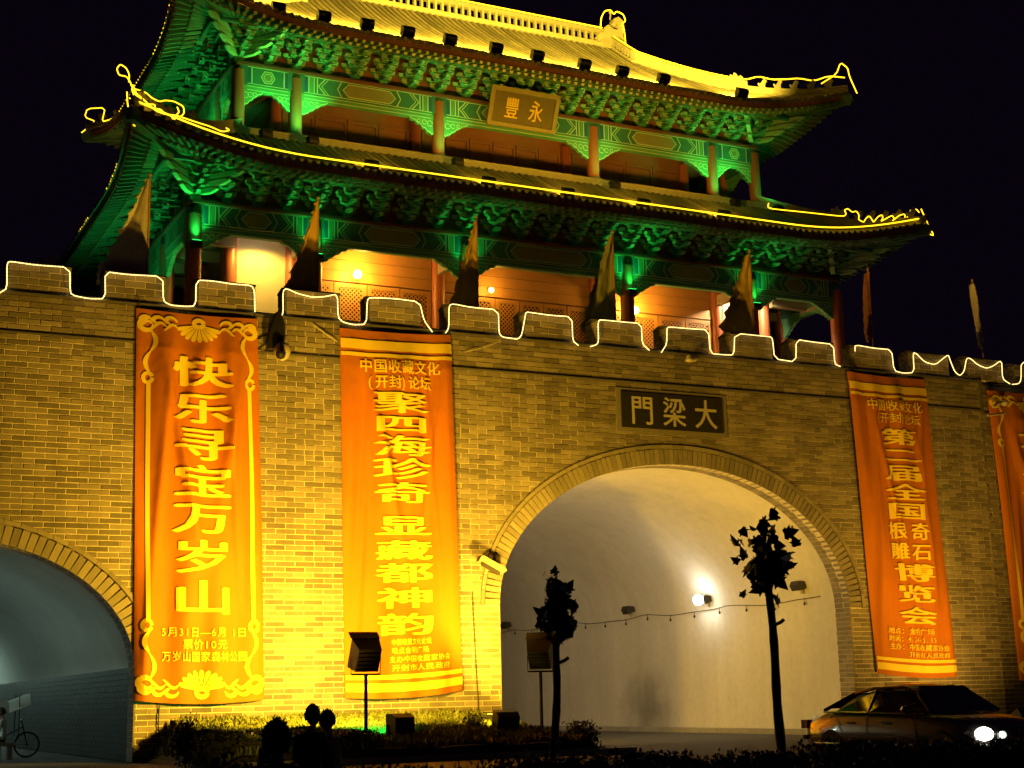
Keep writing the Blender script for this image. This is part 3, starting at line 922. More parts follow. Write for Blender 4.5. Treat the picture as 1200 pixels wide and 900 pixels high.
def build_roof(R, parent, dmax, step=0.28, sides=('front', 'back', 'left', 'right'), nd=10):
    for side in sides:
        La = R.La(side); n = int(round(2 * La / step)); st = 2 * La / n
        pan = MB(); tub = MB(); fas = MB()
        prev = None
        for i in range(n + 1):
            a = -La + i * st
            dm = dmax(side, a)
            nn = nd
            row = [R.pt(side, a, dm * j / nn) for j in range(nn + 1)]
            if prev is not None:
                pan.grid([prev, row])
            prev = row
            # barrel tiles
            if 0 < i < n and dm > 0.05:
                r = 0.075
                rings = []
                for j in range(nn + 1):
                    c = row[j] + Vector((0, 0, 0.02))
                    nxt = row[min(j + 1, nn)] - row[max(j - 1, 0)]; nxt.normalize()
                    side_v = nxt.cross(Vector((0, 0, 1))).normalized(); upv = side_v.cross(nxt)
                    if upv.z < 0: upv = -upv
                    rings.append([c + side_v * (r * cos(pi * k / 4)) + upv * (r * sin(pi * k / 4)) for k in range(5)])
                tub.grid(rings)
                # round end tile + drip tile
                p = row[0]; out = (row[0] - row[1]); out.z = 0; out.normalize()
                sv = out.cross(Vector((0, 0, 1)))
                tub.add([p + out * 0.03 + sv * (0.085 * cos(2 * pi * k / 8)) + Vector((0, 0, 0.03 + 0.085 * sin(2 * pi * k / 8))) for k in range(8)], [tuple(range(8))])
                q = R.pt(side, a + st / 2, 0)
                tub.add([q + out * 0.05 + sv * 0.10 + Vector((0, 0, 0.0)), q + out * 0.05 - sv * 0.10, q + out * 0.06 - Vector((0, 0, 0.16))], [(0, 1, 2)])
        pan.build('pan_tiles', M['tilepan'], parent)
        tub.build('roof_tile_rows', M['tile'], parent, kind='stuff')
        # fascia boards under the tiles
        n2 = int(n / 2)
        top = [R.pt(side, -La + 2 * La * i / n2, 0.10, -0.05) for i in range(n2 + 1)]
        bot = [R.pt(side, -La + 2 * La * i / n2, 0.12, -0.24) for i in range(n2 + 1)]
        fas.grid([bot, top])
        fas.build('eave_fascia', M['fascia'], parent)

def build_rafters(R, parent, inner, zoff, slope, step=0.30, sides=('front', 'back', 'left', 'right'), fan=2.4):
    for side in sides:
        La = R.La(side)
        sof = MB(); n = 60
        rows = []
        for d in (0.12, 0.7, 1.4, 2.2, inner):
            lim = La - d
            rows.append([R.pt(side, -lim + 2 * lim * i / n, d, zoff + 0.02, under=slope) for i in range(n + 1)])
        sof.grid(rows); sof.build('soffit', M['soffit'], parent)
        fl = MB(); rd = MB()
        m = int(2 * La / step)
        for i in range(1, m):
            a0 = -La + i * 2 * La / m
            ain = max(-(La - fan), min(La - fan, a0))
            def PT(d, dz, a0=a0, ain=ain):
                t = min(d / fan, 1.0); a = a0 + (ain - a0) * t
                return R.pt(side, a, d, dz, under=slope)
            # square flying rafters
            for mbx, d0, d1, dz, hw, rnd in ((fl, 0.15, 1.05, zoff - 0.05, 0.055, False), (rd, 0.72, 2.0, zoff - 0.13, 0.06, True)):
                p, q = PT(d0, dz), PT(d1, dz)
                dr = (q - p).normalized(); sv = dr.cross(Vector((0, 0, 1))).normalized(); uv = sv.cross(dr)
                k = 6 if rnd else 4; ph = pi / 4 if k == 4 else 0
                ra = [p + (sv * cos(ph + 2 * pi * j / k) + uv * sin(ph + 2 * pi * j / k)) * hw * 1.35 for j in range(k)]
                rb = [q + (sv * cos(ph + 2 * pi * j / k) + uv * sin(ph + 2 * pi * j / k)) * hw * 1.35 for j in range(k)]
                mbx.grid([ra, rb], 0, close=True)
                mbx.add([v - dr * 0.001 for v in ra], [tuple(range(k))], 1)
        fl.build('flying_rafters', [M['rafter'], M['rafterend']], parent, kind='stuff')
        rd.build('round_rafters', [M['rafter'], M['rafterend']], parent, kind='stuff')

def ridge_line(parent, pts, hgt, name='hip_ridge', neon=False, wid=0.16, lattice=False):
    """built-up ridge along 3D points"""
    mb = MB()
    n = len(pts)
    for i in range(n - 1):
        p, q = Vector(pts[i]), Vector(pts[i + 1]); d = (q - p); dh = Vector((d.x, d.y, 0)).normalized(); s = Vector((-dh.y, dh.x, 0))
        for (w0, z0, z1) in ((wid, 0.0, hgt * 0.30), (wid * 0.7, hgt * 0.30, hgt * 0.78), (wid * 1.05, hgt * 0.78, hgt)):
            if lattice and z0 > 0.01 and z1 < hgt * 0.9:
                m = max(1, int(d.length / 0.31))
                for k in range(m):
                    c = p + d * ((k + .5) / m)
                    a = c - dh * 0.045; b2 = c + dh * 0.045
                    vs = [a - s * w0 / 2, b2 - s * w0 / 2, b2 + s * w0 / 2, a + s * w0 / 2]
                    mb.add([v + Vector((0, 0, z0)) for v in vs] + [v + Vector((0, 0, z1)) for v in vs], [(0, 3, 2, 1), (4, 5, 6, 7), (0, 1, 5, 4), (1, 2, 6, 5), (2, 3, 7, 6), (3, 0, 4, 7)])
            else:
                vs = [p - s * w0 / 2, q - s * w0 / 2, q + s * w0 / 2, p + s * w0 / 2]
                mb.add([v + Vector((0, 0, z0)) for v in vs] + [v + Vector((0, 0, z1)) for v in vs], [(0, 3, 2, 1), (4, 5, 6, 7), (0, 1, 5, 4), (1, 2, 6, 5), (2, 3, 7, 6), (3, 0, 4, 7)])
    o = mb.build(name, M['ridge'], parent)
    return o

def ridge_beast(parent, p, dirv, s=1.0, name='ridge_beast'):
    """small seated roof figure facing dirv"""
    d = Vector((dirv[0], dirv[1], 0)).normalized(); sv = Vector((-d.y, d.x, 0))
    prof = [(-.16, 0), (.14, 0), (.12, .12), (.16, .24), (.22, .30), (.20, .38), (.10, .44), (.02, .40), (-.04, .30), (-.12, .22), (-.2, .30), (-.24, .22), (-.18, .1)]
    mb = MB()
    def T(v): return Vector(p) + d * (v.x * s) + sv * (v.y * s) + Vector((0, 0, v.z * s))
    mb.prism(prof, 'y', -0.07, 0.07, T=T)
    return mb.build(name, M['ridge'], parent)

def corner_beast(parent, p, dirv, s=1.0):
    d = Vector((dirv[0], dirv[1], 0)).normalized(); sv = Vector((-d.y, d.x, 0))
    prof = [(-.4, 0), (.35, -.05), (.55, .05), (.75, .02), (.72, .16), (.55, .24), (.62, .40), (.48, .56), (.30, .50), (.26, .66), (.12, .78), (.02, .60), (-.1, .70), (-.22, .55), (-.2, .35), (-.38, .30)]
    mb = MB()
    def T(v): return Vector(p) + d * (v.x * s) + sv * (v.y * s) + Vector((0, 0, v.z * s))
    mb.prism(prof, 'y', -0.11, 0.11, T=T)
    return mb.build('corner_dragon', M['ridge'], parent)

# ---- lower skirt roof
Dl = 4.35
RL_ = Roof(CXT, CYT, 15.25, 9.70, 18.42, 0.44, 0.028, 0.95, 0.42, 6.0, Dl)
lroof = MB()
lr = MB(); lr.box(CXT - UX - .25, CXT + UX + .25, CYT - UY - .25, CYT + UY + .25, 20.55, 20.9)
lroof = lr.build('lower_roof', M['ridge'], tower)
build_roof(RL_, lroof, lambda s, a: min(Dl, RL_.La(s) - abs(a)))
build_rafters(RL_, lroof, 3.0, -0.27, 0.27)
# ---- upper hip-and-gable roof
Ru = Roof(CXT, CYT, 13.45, 7.70, 24.32, 0.50, 0.022, 1.0, 0.42, 5.6, 7.7)
AXG = 7.5; DG = 13.45 - AXG
def dm_up(s, a):
    if s in ('front', 'back'): return 7.7 if abs(a) <= AXG else min(7.7, 13.45 - abs(a))
    return min(DG, 7.7 - abs(a))
ur = MB()
# gable walls
zg0 = Ru.zE + Ru.k1 * DG + Ru.k2 * DG ** 2
zr = Ru.zE + Ru.k1 * 7.7 + Ru.k2 * 7.7 ** 2
for sx in (-1, 1):
    hw = 7.7 - DG
    if sx > 0:
        uroof = ur.build('upper_roof', M['redwall'], tower); ur = MB()
    ur.prism([(CYT - hw, zg0 - 0.1), (CYT + hw, zg0 - .1), (CYT, zr - 0.05)], 'x', CXT + sx * (AXG - 0.45) - 0.05, CXT + sx * (AXG - 0.45) + 0.05)
ur.build('gable_board', M['redwall'], uroof)
build_roof(Ru, uroof, dm_up, nd=12)
build_rafters(Ru, uroof, 3.0, -0.27, 0.36)

# ridges
def hip_pts(R, sx, sy, d0, d1, n=14):
    pts = []
    for i in range(n + 1):
        d = d0 + (d1 - d0) * i / n
        side = 'front' if sy < 0 else 'back'
        a = (R.A - d) * sx * (1 if sy < 0 else -1)
        pts.append(R.pt(side, a, d, 0.03))
    return pts
for R, par, dtop in ((RL_, lroof, Dl), (Ru, uroof, DG)):
    for sx in (-1, 1):
        for sy in (-1, 1):
            pts = hip_pts(R, sx, sy, 0.05, dtop)
            low = pts[:7]; high = pts[6:]
            ridge_line(par, low, 0.30); ridge_line(par, high, 0.52)
            dirv = (sx, sy)
            corner_beast(par, pts[7] + Vector((0, 0, 0.2)), dirv, 0.75)
            for k in range(1, 6):
                ridge_beast(par, pts[k] + Vector((0, 0, 0.30)), dirv, 0.85)
            tip = pts[0]
            # upturned corner beam end
            cb = MB(); d = Vector((sx, sy, 0)).normalized(); s2 = Vector((-d.y, d.x, 0))
            def T(v, tip=tip, d=d, s2=s2): return tip + d * v.x + s2 * v.y + Vector((0, 0, v.z))
            cb.prism([(-3.6, -0.75), (-2.0, -0.72), (0.05, -0.5), (0.18, -0.30), (0.12, -0.12), (-1.0, -0.2), (-3.6, -0.35)], 'y', -0.13, 0.13, T=T)
            cb.build('corner_beam', M['rafter'], par)
# horizontal ridge at the foot of the upper storey
for pts in ([(CXT - UX - .3, CYT - UY - .32, 20.75), (CXT + UX + .3, CYT - UY - .32, 20.75)], [(CXT - UX - .32, CYT - UY, 20.75), (CXT - UX - .32, CYT + UY, 20.75)],
            [(CXT + UX + .32, CYT - UY, 20.75), (CXT + UX + .32, CYT + UY, 20.75)]):
    ridge_line(lroof, pts, 0.28, name='skirt_ridge')
# main ridge with an openwork band
ridge_line(uroof, [(CXT - 7.2, CYT, zr - 0.05), (CXT, CYT, zr - 0.05), (CXT + 7.2, CYT, zr - 0.05)], 0.85, name='main_ridge', wid=0.26, lattice=True)
# gable ridges
for sx in (-1, 1):
    for sy in (-1, 1):
        pts = []
        for i in range(9):
            d = 7.7 - (7.7 - DG + 0.1) * i / 8
            pts.append(Ru.pt('front' if sy < 0 else 'back', (AXG - 0.1) * sx * (1 if sy < 0 else -1), d, 0.03))
        ridge_line(uroof, pts, 0.62, name='gable_ridge', wid=0.22, lattice=True)
# ridge-end dragon ornaments
for sx in (-1, 1):
    prof = [(-.75, -.1), (.55, -.1), (.62, .35), (.50, .80), (.62, 1.15), (.55, 1.45), (.30, 1.60), (.05, 1.48), (-.02, 1.25), (.12, 1.12), (.24, 1.22), (.30, 1.08), (.18, .92), (-.05, .95), (-.30, 1.10), (-.50, .95), (-.55, .70), (-.80, .62), (-.95, .42), (-.72, .34), (-.62, .22), (-.9, .12)]
    mb = MB()
    def T(v, sx=sx): return Vector((CXT + sx * (7.45 + v.x * 0.9), CYT + v.y, zr + v.z * 0.95))
    mb.prism(prof, 'y', -0.2, 0.2, T=T)
    o = mb.build('ridge_end_dragon', M['ridge'], uroof)
    f2 = MB(); f2.tube([T(Vector((-.1, -.05, 1.45))), T(Vector((-.05, -.05, 1.8)))], 0.04, 6); f2.sphere(T(Vector((-.05, -.05, 1.85))), 0.1, 8); f2.build('finial', M['ridge'], uroof)

# ---- columns, beams, painted bands
COLU = {}
def column(x, y, z0, z1, r, name='column'):
    b = MB()
    b.lathe([(r * 1.02, 0), (r * 1.0, (z1 - z0) * .4), (r * 0.94, z1 - z0)], (x, y, z0), 20)
    o = b.build(name, M['redwood'], tower, smooth=True)
    s = MB(); s.lathe([(r * 1.6, 0), (r * 1.6, .12), (r * 1.25, .25)], (x, y, z0), 16); s.build('column_base', M['stone'], o)
    return o
lcx = [-12.95, -8.85, -3.3, 3.3, 8.85, 12.95]
ucx = [-10.95, -8.85, -3.3, 3.3, 8.85, 10.95]
lcy = [-7.4, -3.7, 0, 3.7, 7.4]
ucy = [-5.2, -3.1, 3.1, 5.2]
def perim(xs, ys):
    P = [(x, ys[0]) for x in xs] + [(x, ys[-1]) for x in xs] + [(xs[0], y) for y in ys[1:-1]] + [(xs[-1], y) for y in ys[1:-1]]
    return P
for x, y in perim(lcx, lcy): column(CXT + x, CYT + y, ZT + .02, 17.0, 0.27)
for x, y in perim(ucx, ucy): column(CXT + x, CYT + y, 20.9, 23.25, 0.24)
for x in (-11.1, -8.85, -3.3, 3.3, 8.85, 11.1):
    column(CXT + x, CYT - HYL - 0.02, ZT + .02, 17.2, 0.27, 'hall_column')
for x in (-8.9, -3.3, 3.3, 8.9):
    column(CXT + x, CYT - HYU - 0.02, 20.9, 23.2, 0.22, 'hall_column')

def beam_run(mapf, L, zb, zt, segs, name='painted_beam'):
    """mapf(a, out, z) ; painted decoration between column positions segs"""
    h = zt - zb
    b = MB()
    def bx(a0, a1, o0, o1, z0, z1, mi=0):
        vs = [mapf(a0, o0, z0), mapf(a1, o0, z0), mapf(a1, o1, z0), mapf(a0, o1, z0), mapf(a0, o0, z1), mapf(a1, o0, z1), mapf(a1, o1, z1), mapf(a0, o1, z1)]
        b.add(vs, [(0, 3, 2, 1), (4, 5, 6, 7), (0, 1, 5, 4), (1, 2, 6, 5), (2, 3, 7, 6), (3, 0, 4, 7)], mi)
    zs = zb + h * 0.24
    bx(-L, L, 0.14, -0.14, zs + 0.02, zt)          # main tie beam
    bx(-L, L, 0.10, -0.10, zb, zs - 0.0, 1)             # lower strip
    bx(-L - .1, L + .1, 0.24, -0.24, zt + 0.002, zt + 0.11, 2)    # plate
    bm_o = b.build(name, [M['beamdark'], M['beamgreen'], M['soffit']], tower)
    for i in range(len(segs) - 1):
        p = MB(); a0, a1 = segs[i] + 0.0, segs[i + 1] - 0.0; Lb = a1 - a0; am = (a0 + a1) / 2
        zc = (zs + zt) / 2; hh = (zt - zs) / 2 - 0.05
        o = 0.15; lw = 0.045
        def line(pts, wd=lw, mi=0, oo=0.0):
            ribbon(p, pts, wd, lambda s, t: mapf(s, o + 0.006 + oo, t), mi)
        def poly(pts, mi, oo=0.0):
            p.add([mapf(s, o + oo, t) for s, t in pts], [tuple(range(len(pts)))], mi)
        zt2, zb2 = zc + hh, zc - hh
        line([(a0 + .3, zt2 + .02), (a1 - .3, zt2 + .02)], .03); line([(a0 + .3, zb2 - .02), (a1 - .3, zb2 - .02)], .03)
        ribbon(p, [(a0 + .3, zb + 0.03), (a1 - .3, zb + 0.03)], 0.03, lambda s, t: mapf(s, 0.108, t))
        ribbon(p, [(a0 + .3, zs - 0.05), (a1 - .3, zs - 0.05)], 0.025, lambda s, t: mapf(s, 0.108, t))
        for sg in (1, -1):
            e = a0 if sg > 0 else a1
            X = lambda d: e + sg * d
            poly([(X(.30), zb2), (X(.42), zb2), (X(.42), zt2), (X(.30), zt2)][::sg], 3)
            line([(X(.46), zb2), (X(.46), zt2)])
            if Lb > 3.0:
                poly([(X(.50), zb2), (X(.62), zb2), (X(.62), zt2), (X(.50), zt2)][::sg], 1)
                line([(X(.66), zb2), (X(.66), zt2)])
                line([(X(.78), zb2), (X(.78), zt2)])
                line([(X(1.08), zt2), (X(.82), zc), (X(1.08), zb2)])
                line([(X(1.20), zt2), (X(.94), zc), (X(1.20), zb2)], .03)
        if Lb > 3.0:
            if Lb > 4.8: g = Lb / 2 - 1.75
            else: g = Lb / 2 - 1.55
            tip = hh * 0.75
            poly([(am - g, zc), (am - g + tip, zb2 + .05), (am + g - tip, zb2 + .05), (am + g, zc), (am + g - tip, zt2 - .05), (am - g + tip, zt2 - .05)], 2)
            line([(am - g, zc), (am - g + tip, zb2 + .05), (am + g - tip, zb2 + .05), (am + g, zc), (am + g - tip, zt2 - .05), (am - g + tip, zt2 - .05), (am - g, zc)], .04)
            for sg in (1, -1):
                line([(am + sg * (g + .05), zt2), (am + sg * (g + .05 + tip * .7), zc), (am + sg * (g + .05), zb2)], .04)
        else:
            r = hh * 0.85
            pts = [(am + r * cos(pi / 3 * k), zc + r * sin(pi / 3 * k)) for k in range(7)]
            poly(pts[:6], 2); line(pts, .04)
            pts = [(am + r * .62 * cos(pi / 3 * k), zc + r * .62 * sin(pi / 3 * k)) for k in range(7)]
            line(pts, .03)
        p.build('painted_pattern', [M['line'], M['beamgreen'], M['panel'], M['blue']], bm_o)
    for a in segs:
        p = MB()
        # small gable-shaped emblem above each column head
        ribbon(p, [(a - .16, zs + .06), (a, zt - .1), (a + .16, zs + .06), (a - .16, zs + .06)], .035, lambda s, t: mapf(s, 0.155, t))
        p.build('column_emblem', M['line'], bm_o)
        # carved bracket boards (queti) on both sides of the column
        for sg in (-1, 1):
            if abs(a + sg * 0.5) > L: continue
            q = MB(); S = 1.15 if min([abs(a - s2) for s2 in segs if s2 != a and (s2 - a) * sg > 0] + [9]) > 3 else 0.85
            prof = [(0.2, zb), (0.2, zb - .56), (.34, zb - .60), (.42, zb - .52), (.55, zb - .50), (.62, zb - .40), (.78, zb - .36), (.86, zb - .25), (1.02, zb - .22), (1.12, zb - .12), (1.3, zb - .09), (1.42, zb)]
            pts = [(a + sg * px * S / 1.35 if px > .2 else a + sg * px, pz) for px, pz in prof]
            q.add([mapf(s, 0.07, t) for s, t in pts] + [mapf(s, -0.07, t) for s, t in pts],
                  [tuple(range(len(pts))), tuple(range(2 * len(pts) - 1, len(pts) - 1, -1))] + [(i, (i + 1) % len(pts), (i + 1) % len(pts) + len(pts), i + len(pts)) for i in range(len(pts))], 0)
            ribbon(q, [(s, t) for s, t in pts[1:]], .035, lambda s, t: mapf(s, 0.08, t + 0.02), 1)
            for k in range(3):
                c0 = a + sg * (0.42 + 0.26 * k) * S / 1.35
                rr = .11 - .022 * k
                ribbon(q, [(c0 + rr * cos(j), zb - .17 + .03 * k + rr * sin(j)) for j in [x * 0.7 for x in range(9)]], .03, lambda s, t: mapf(s, 0.08, t), 1)
            q.build('carved_bracket', [M['beamgreen'], M['line']], bm_o)
    return bm_o
def mk(side, X, Y):
    if side == 'front': return lambda a, o, z: Vector((CXT + a, CYT - Y - o, z))
    if side == 'back': return lambda a, o, z: Vector((CXT - a, CYT + Y + o, z))
    if side == 'left': return lambda a, o, z: Vector((CXT - X - o, CYT - a, z))
    return lambda a, o, z: Vector((CXT + X + o, CYT + a, z))
for side in ('front', 'back'):
    beam_run(mk(side, LX, LY), LX, 16.42, 17.36, lcx)
    beam_run(mk(side, UX, UY), UX, 22.52, 23.42, ucx)
for side in ('left', 'right'):
    beam_run(mk(side, LX, LY), LY - .15, 16.42, 17.36, lcy)
    beam_run(mk(side, UX, UY), UY - .15, 22.52, 23.42, ucy)

# ---- bracket clusters (dougong)
def dougong(hs=1.0, corner=False):
    mb = MB()
    def arm_x(l, y, z0, h, wd=0.075, mi=0):
        mb.prism([(-l / 2, z0 + h), (l / 2, z0 + h), (l / 2, z0 + h * .55), (l / 2 - .10, z0), (-l / 2 + .10, z0), (-l / 2, z0 + h * .55)], 'y', y - wd, y + wd, mi)
        # light edge line along the arm front
        mb.prism([(-l / 2, z0 + h), (l / 2, z0 + h), (l / 2, z0 + h - .03), (-l / 2, z0 + h - .03)], 'y', y - wd - .012, y - wd + .002, 1)
        mb.prism([(-l / 2 + .10, z0 + .03), (l / 2 - .10, z0 + .03), (l / 2 - .10, z0), (-l / 2 + .10, z0)], 'y', y - wd - .012, y - wd + .002, 1)
        for e in (-1, 0, 1):
            bx = e * (l / 2 - .07)
            mb.prism([(bx - .05, z0 + h), (bx + .05, z0 + h), (bx + .085, z0 + h + .045), (bx + .085, z0 + h + .10), (bx - .085, z0 + h + .10), (bx - .085, z0 + h + .045)], 'y', y - .09, y + .09, 1 if e else 0)
    def arm_y(y0, z0, h, wd=0.065):
        mb.prism([(0.3, z0 + h), (y0, z0 + h * .75), (y0 - .16, z0 + h * .2), (y0 - .10, z0 - .03), (y0 + .12, z0), (0.3, z0)], 'x', -wd, wd, 0)
        mb.prism([(y0 + .02, z0 + h * .7), (y0 - .17, z0 + h * .15), (y0 - .185, z0 + h * .2), (y0, z0 + h * .8)], 'x', -wd - .004, wd + .004, 1)
    mb.prism([(-.10, 0), (.10, 0), (.15, .07), (.15, .16), (-.15, .16), (-.15, .07)], 'y', -.15, .15, 0)
    arm_x(.58, 0, .16, .11); arm_y(-.30, .16, .12)
    arm_x(.84, 0, .37, .11); arm_x(.56, -.33, .37, .11); arm_y(-.62, .37, .12)
    arm_x(.80, -.33, .58, .11); arm_x(.56, -.66, .58, .11); arm_y(-.92, .58, .12)
    arm_x(.82, -.66, .79, .10); arm_x(.60, -.95, .79, .10)
    if corner:
        for k, (r, z0) in enumerate(((.55, .16), (.95, .37), (1.35, .58), (1.7, .8))):
            for sgx in (-1, 1):
                def T(v, sgx=sgx): 
                    c = cos(pi / 4); return Vector((sgx * (v.x * c) + v.y * c, -v.x * c + sgx * v.y * c, v.z))
                mb.prism([(0, z0), (r, z0), (r + .22, z0 + .10), (r, z0 + .16), (0, z0 + .14)], 'y', -.07, .07, 1, T=T)
    mb.v = [(v[0] * 1.12, v[1] * 1.25, v[2] * 1.08) for v in mb.v]
    return mb.mesh('bracket_cluster', [M['braG'], M['braL']])
DG_ME = dougong(); DG_CO = dougong(corner=True)
def clusters(zb, X, Y, xs, ys, par, rise):
    def spread(s):
        out = []
        for i in range(len(s) - 1):
            L = s[i + 1] - s[i]; k = max(2, int(round(L / 1.08)))
            for j in range(k): out.append(s[i] + L * j / k)
        return out + [s[-1]]
    for side, X_ in (('front', xs), ('back', xs), ('left', ys), ('right', ys)):
        f = mk(side, X, Y); rot = {'front': 0, 'back': pi, 'left': -pi / 2, 'right': pi / 2}[side]
        for a in spread(X_):
            isc = abs(abs(a) - X_[-1]) < 0.01
            if isc and side in ('left', 'right'): continue
            link_copy('bracket_cluster', DG_CO if isc else DG_ME, f(a, 0, zb), par, rotz=rot)
    # red-brown boards between clusters with painted flame, and eave purlin
    for side in ('front', 'back', 'left', 'right'):
        f = mk(side, X, Y); L = X if side in ('front', 'back') else Y
        b = MB(); b.add([f(-L, 0.0, zb), f(L, 0.0, zb), f(L, 0.0, zb + rise + .3), f(-L, 0.0, zb + rise + .3)], [(0, 1, 2, 3)])
        b.build('bracket_boards', M['redwall'], par)
        p = MB(); L2 = L + 1.0
        p.tube([f(-L2, 1.2, zb + .98), f(L2, 1.2, zb + .98)], 0.085, 8)
        p.tube([f(-L2 + .4, .66, zb + 1.02), f(L2 - .4, .66, zb + 1.02)], 0.06, 6)
        p.build('eave_purlin', M['beamdark'], par)
        # pale painted marks along the purlin
        q = MB()
        n = int(2 * L / 1.1)
        for i in range(n):
            a = -L + (i + .5) * 2 * L / n
            for k in (-1, 0, 1):
                q.add([f(a + k * .10 - .02, 1.29, zb + .95), f(a + k * .10 + .02, 1.29, zb + .95), f(a + k * .10 + .05, 1.285, zb + 1.01), f(a + k * .10 + .01, 1.285, zb + 1.01)], [(0, 1, 2, 3)])
            q.add([f(a + .25, 1.29, zb + 0.96), f(a + .75, 1.29, zb + 0.96), f(a + .75, 1.285, zb + 1.0), f(a + .25, 1.285, zb + 1.0)], [(0, 1, 2, 3)])
        q.build('purlin_pattern', M['line'], par, kind='stuff')
clusters(17.47, LX, LY, lcx, lcy, tower, 0.95)
clusters(23.53, UX, UY, ucx, ucy, tower, 0.95)
# ceiling slabs over both galleries
b = MB(); b.box(CXT - LX, CXT + LX, CYT - LY, CYT + LY, 17.37, 17.44); b.build('gallery_ceiling', M['beige'], tower)
b = MB(); b.box(CXT - UX, CXT + UX, CYT - UY, CYT + UY, 23.44, 23.50); b.build('upper_ceiling', M['beige'], tower)
# tie beams from hall to colonnade
for x in lcx:
    b = MB(); b.box(CXT + x - .11, CXT + x + .11, CYT - LY + .15, CYT - HYL - .2, 16.55, 16.95); b.build('tie_beam', M['beige'], tower)
for sx in (-1, 1):
    for y in (-5.6, -3.7, -1.8, 0):
        b = MB(); b.box(CXT + min(sx * 11.1, sx * 12.8), CXT + max(sx * 11.1, sx * 12.8), CYT + y - .1, CYT + y + .1, 16.6, 16.95); b.build('tie_beam', M['beige'], tower)

# ---- halls
yH = CYT - HYL
def hall_shell(X, Y, z0, z1, m):
    b = MB()
    b.box(CXT - X, CXT + X, CYT - Y + .05, CYT + Y, z0, z1)
    return b.build('hall_wall', m, tower)
hl = hall_shell(HXL, HYL, ZT + 0.02, 17.36, M['redwall'])
hu = hall_shell(HXU, HYU, 20.9, 23.43, M['redwall'])
# cream end panels lower hall
for x0 in (-11.1, 8.95):
    b = MB(); b.box(CXT + x0 + (0.25 if x0 < 0 else 0.15), CXT + x0 + 2.15 - (.1 if x0 < 0 else .22), yH - 0.02, yH + .048, ZT + .5, 17.2)
    o = b.build('cream_panel', M['endwall'], hl)
def lattice(x0, x1, z0, z1, y, par, pitch=0.16):
    b = MB()
    fr = 0.035
    b.box(x0, x1, y - .03, y, z0, z0 + fr); b.box(x0, x1, y - .03, y, z1 - fr, z1)
    b.box(x0, x0 + fr, y - .029, y, z0 + fr, z1 - fr); b.box(x1 - fr, x1, y - .029, y, z0 + fr, z1 - fr)
    W = x1 - x0; H = z1 - z0; t = 0.045
    k = -int(H / pitch) - 1
    while k * pitch < W:
        for sg in (1, -1):
            xa, za, xb, zb_ = (k * pitch, 0, k * pitch + H, H)
            # clip to 0..W
            if xa < 0: za += -xa; xa = 0
            if xb > W: zb_ -= xb - W; xb = W
            if xb - xa > 0.02:
                if sg < 0: pa, pb = (x0 + W - xa, z0 + za), (x0 + W - xb, z0 + zb_)
                else: pa, pb = (x0 + xa, z0 + za), (x0 + xb, z0 + zb_)
                ribbon(b, [pa, pb], t, lambda s, q, yy=y - 0.012 - 0.002 * (sg > 0): Vector((s, yy, q)))
        k += 1
    return b.build('lattice', M['timber'], par)
bays = [(-8.85, -3.3), (-3.3, 3.3), (3.3, 8.85)]
for x0, x1 in bays:
    x0 += .27; x1 -= .27
    # horizontal boards above the doors
    zz = 15.98
    for k in range(3):
        b = MB(); b.box(CXT + x0 + .01, CXT + x1 - .01, yH - 0.05 + 0.004 * (k % 2), yH + .04, zz, zz + .385); b.build('plank', M['timber'], hl)
        zz += .40
    n = 4 if x1 - x0 < 5.5 else 6
    wd = (x1 - x0) / n
    for i in range(n):
        a, c = CXT + x0 + i * wd + .02, CXT + x0 + (i + 1) * wd - .02
        b = MB()
        b.box(a, a + .12, yH - .05, yH + .03, ZT + .3, 15.93); b.box(c - .12, c, yH - .05, yH + .03, ZT + .3, 15.93)
        b.box(a + .12, c - .12, yH - .049, yH + .03, 15.80, 15.93); b.box(a + .12, c - .12, yH - .049, yH + .03, 13.4, 13.6); b.box(a + .12, c - .12, yH - .049, yH + .03, ZT + .3, 12.5)
        b.box(a + .12, c - .12, yH - .02, yH + .03, 12.5, 13.4)
        d = b.build('door_leaf', M['timber'], hl)
        v = MB(); v.add([(a + .12, yH + .035, 13.6), (c - .12, yH + .035, 13.6), (c - .12, yH + .035, 15.80), (a + .12, yH + .035, 15.80)], [(0, 1, 2, 3)]); v.build('dark_backing', M['hole'], d)  # dark sheet standing in for the shade behind the lattice openings
        lattice(a + .12, c - .12, 13.6, 15.80, yH - .01, d)
# upper hall front: plain panelled timber with mullions
yU = CYT - HYU
for x0, x1 in ((-8.9, -3.3), (-3.3, 3.3), (3.3, 8.9)):
    n = 4 if x1 - x0 < 5.8 else 6
    wd = (x1 - x0 - .5) / n
    for i in range(n):
        a = CXT + x0 + .25 + i * wd + .02; c = a + wd - .04
        b = MB(); b.box(a, a + .09, yU - .03, yU + .04, 20.9, 22.95); b.box(c - .09, c, yU - .03, yU + .04, 20.9, 22.95)
        b.box(a + .09, c - .09, yU - .029, yU + .04, 22.8, 22.95); b.box(a + .09, c - .09, yU - .029, yU + .04, 21.6, 21.72)
        b.build('door_leaf', M['redwall'], hu)
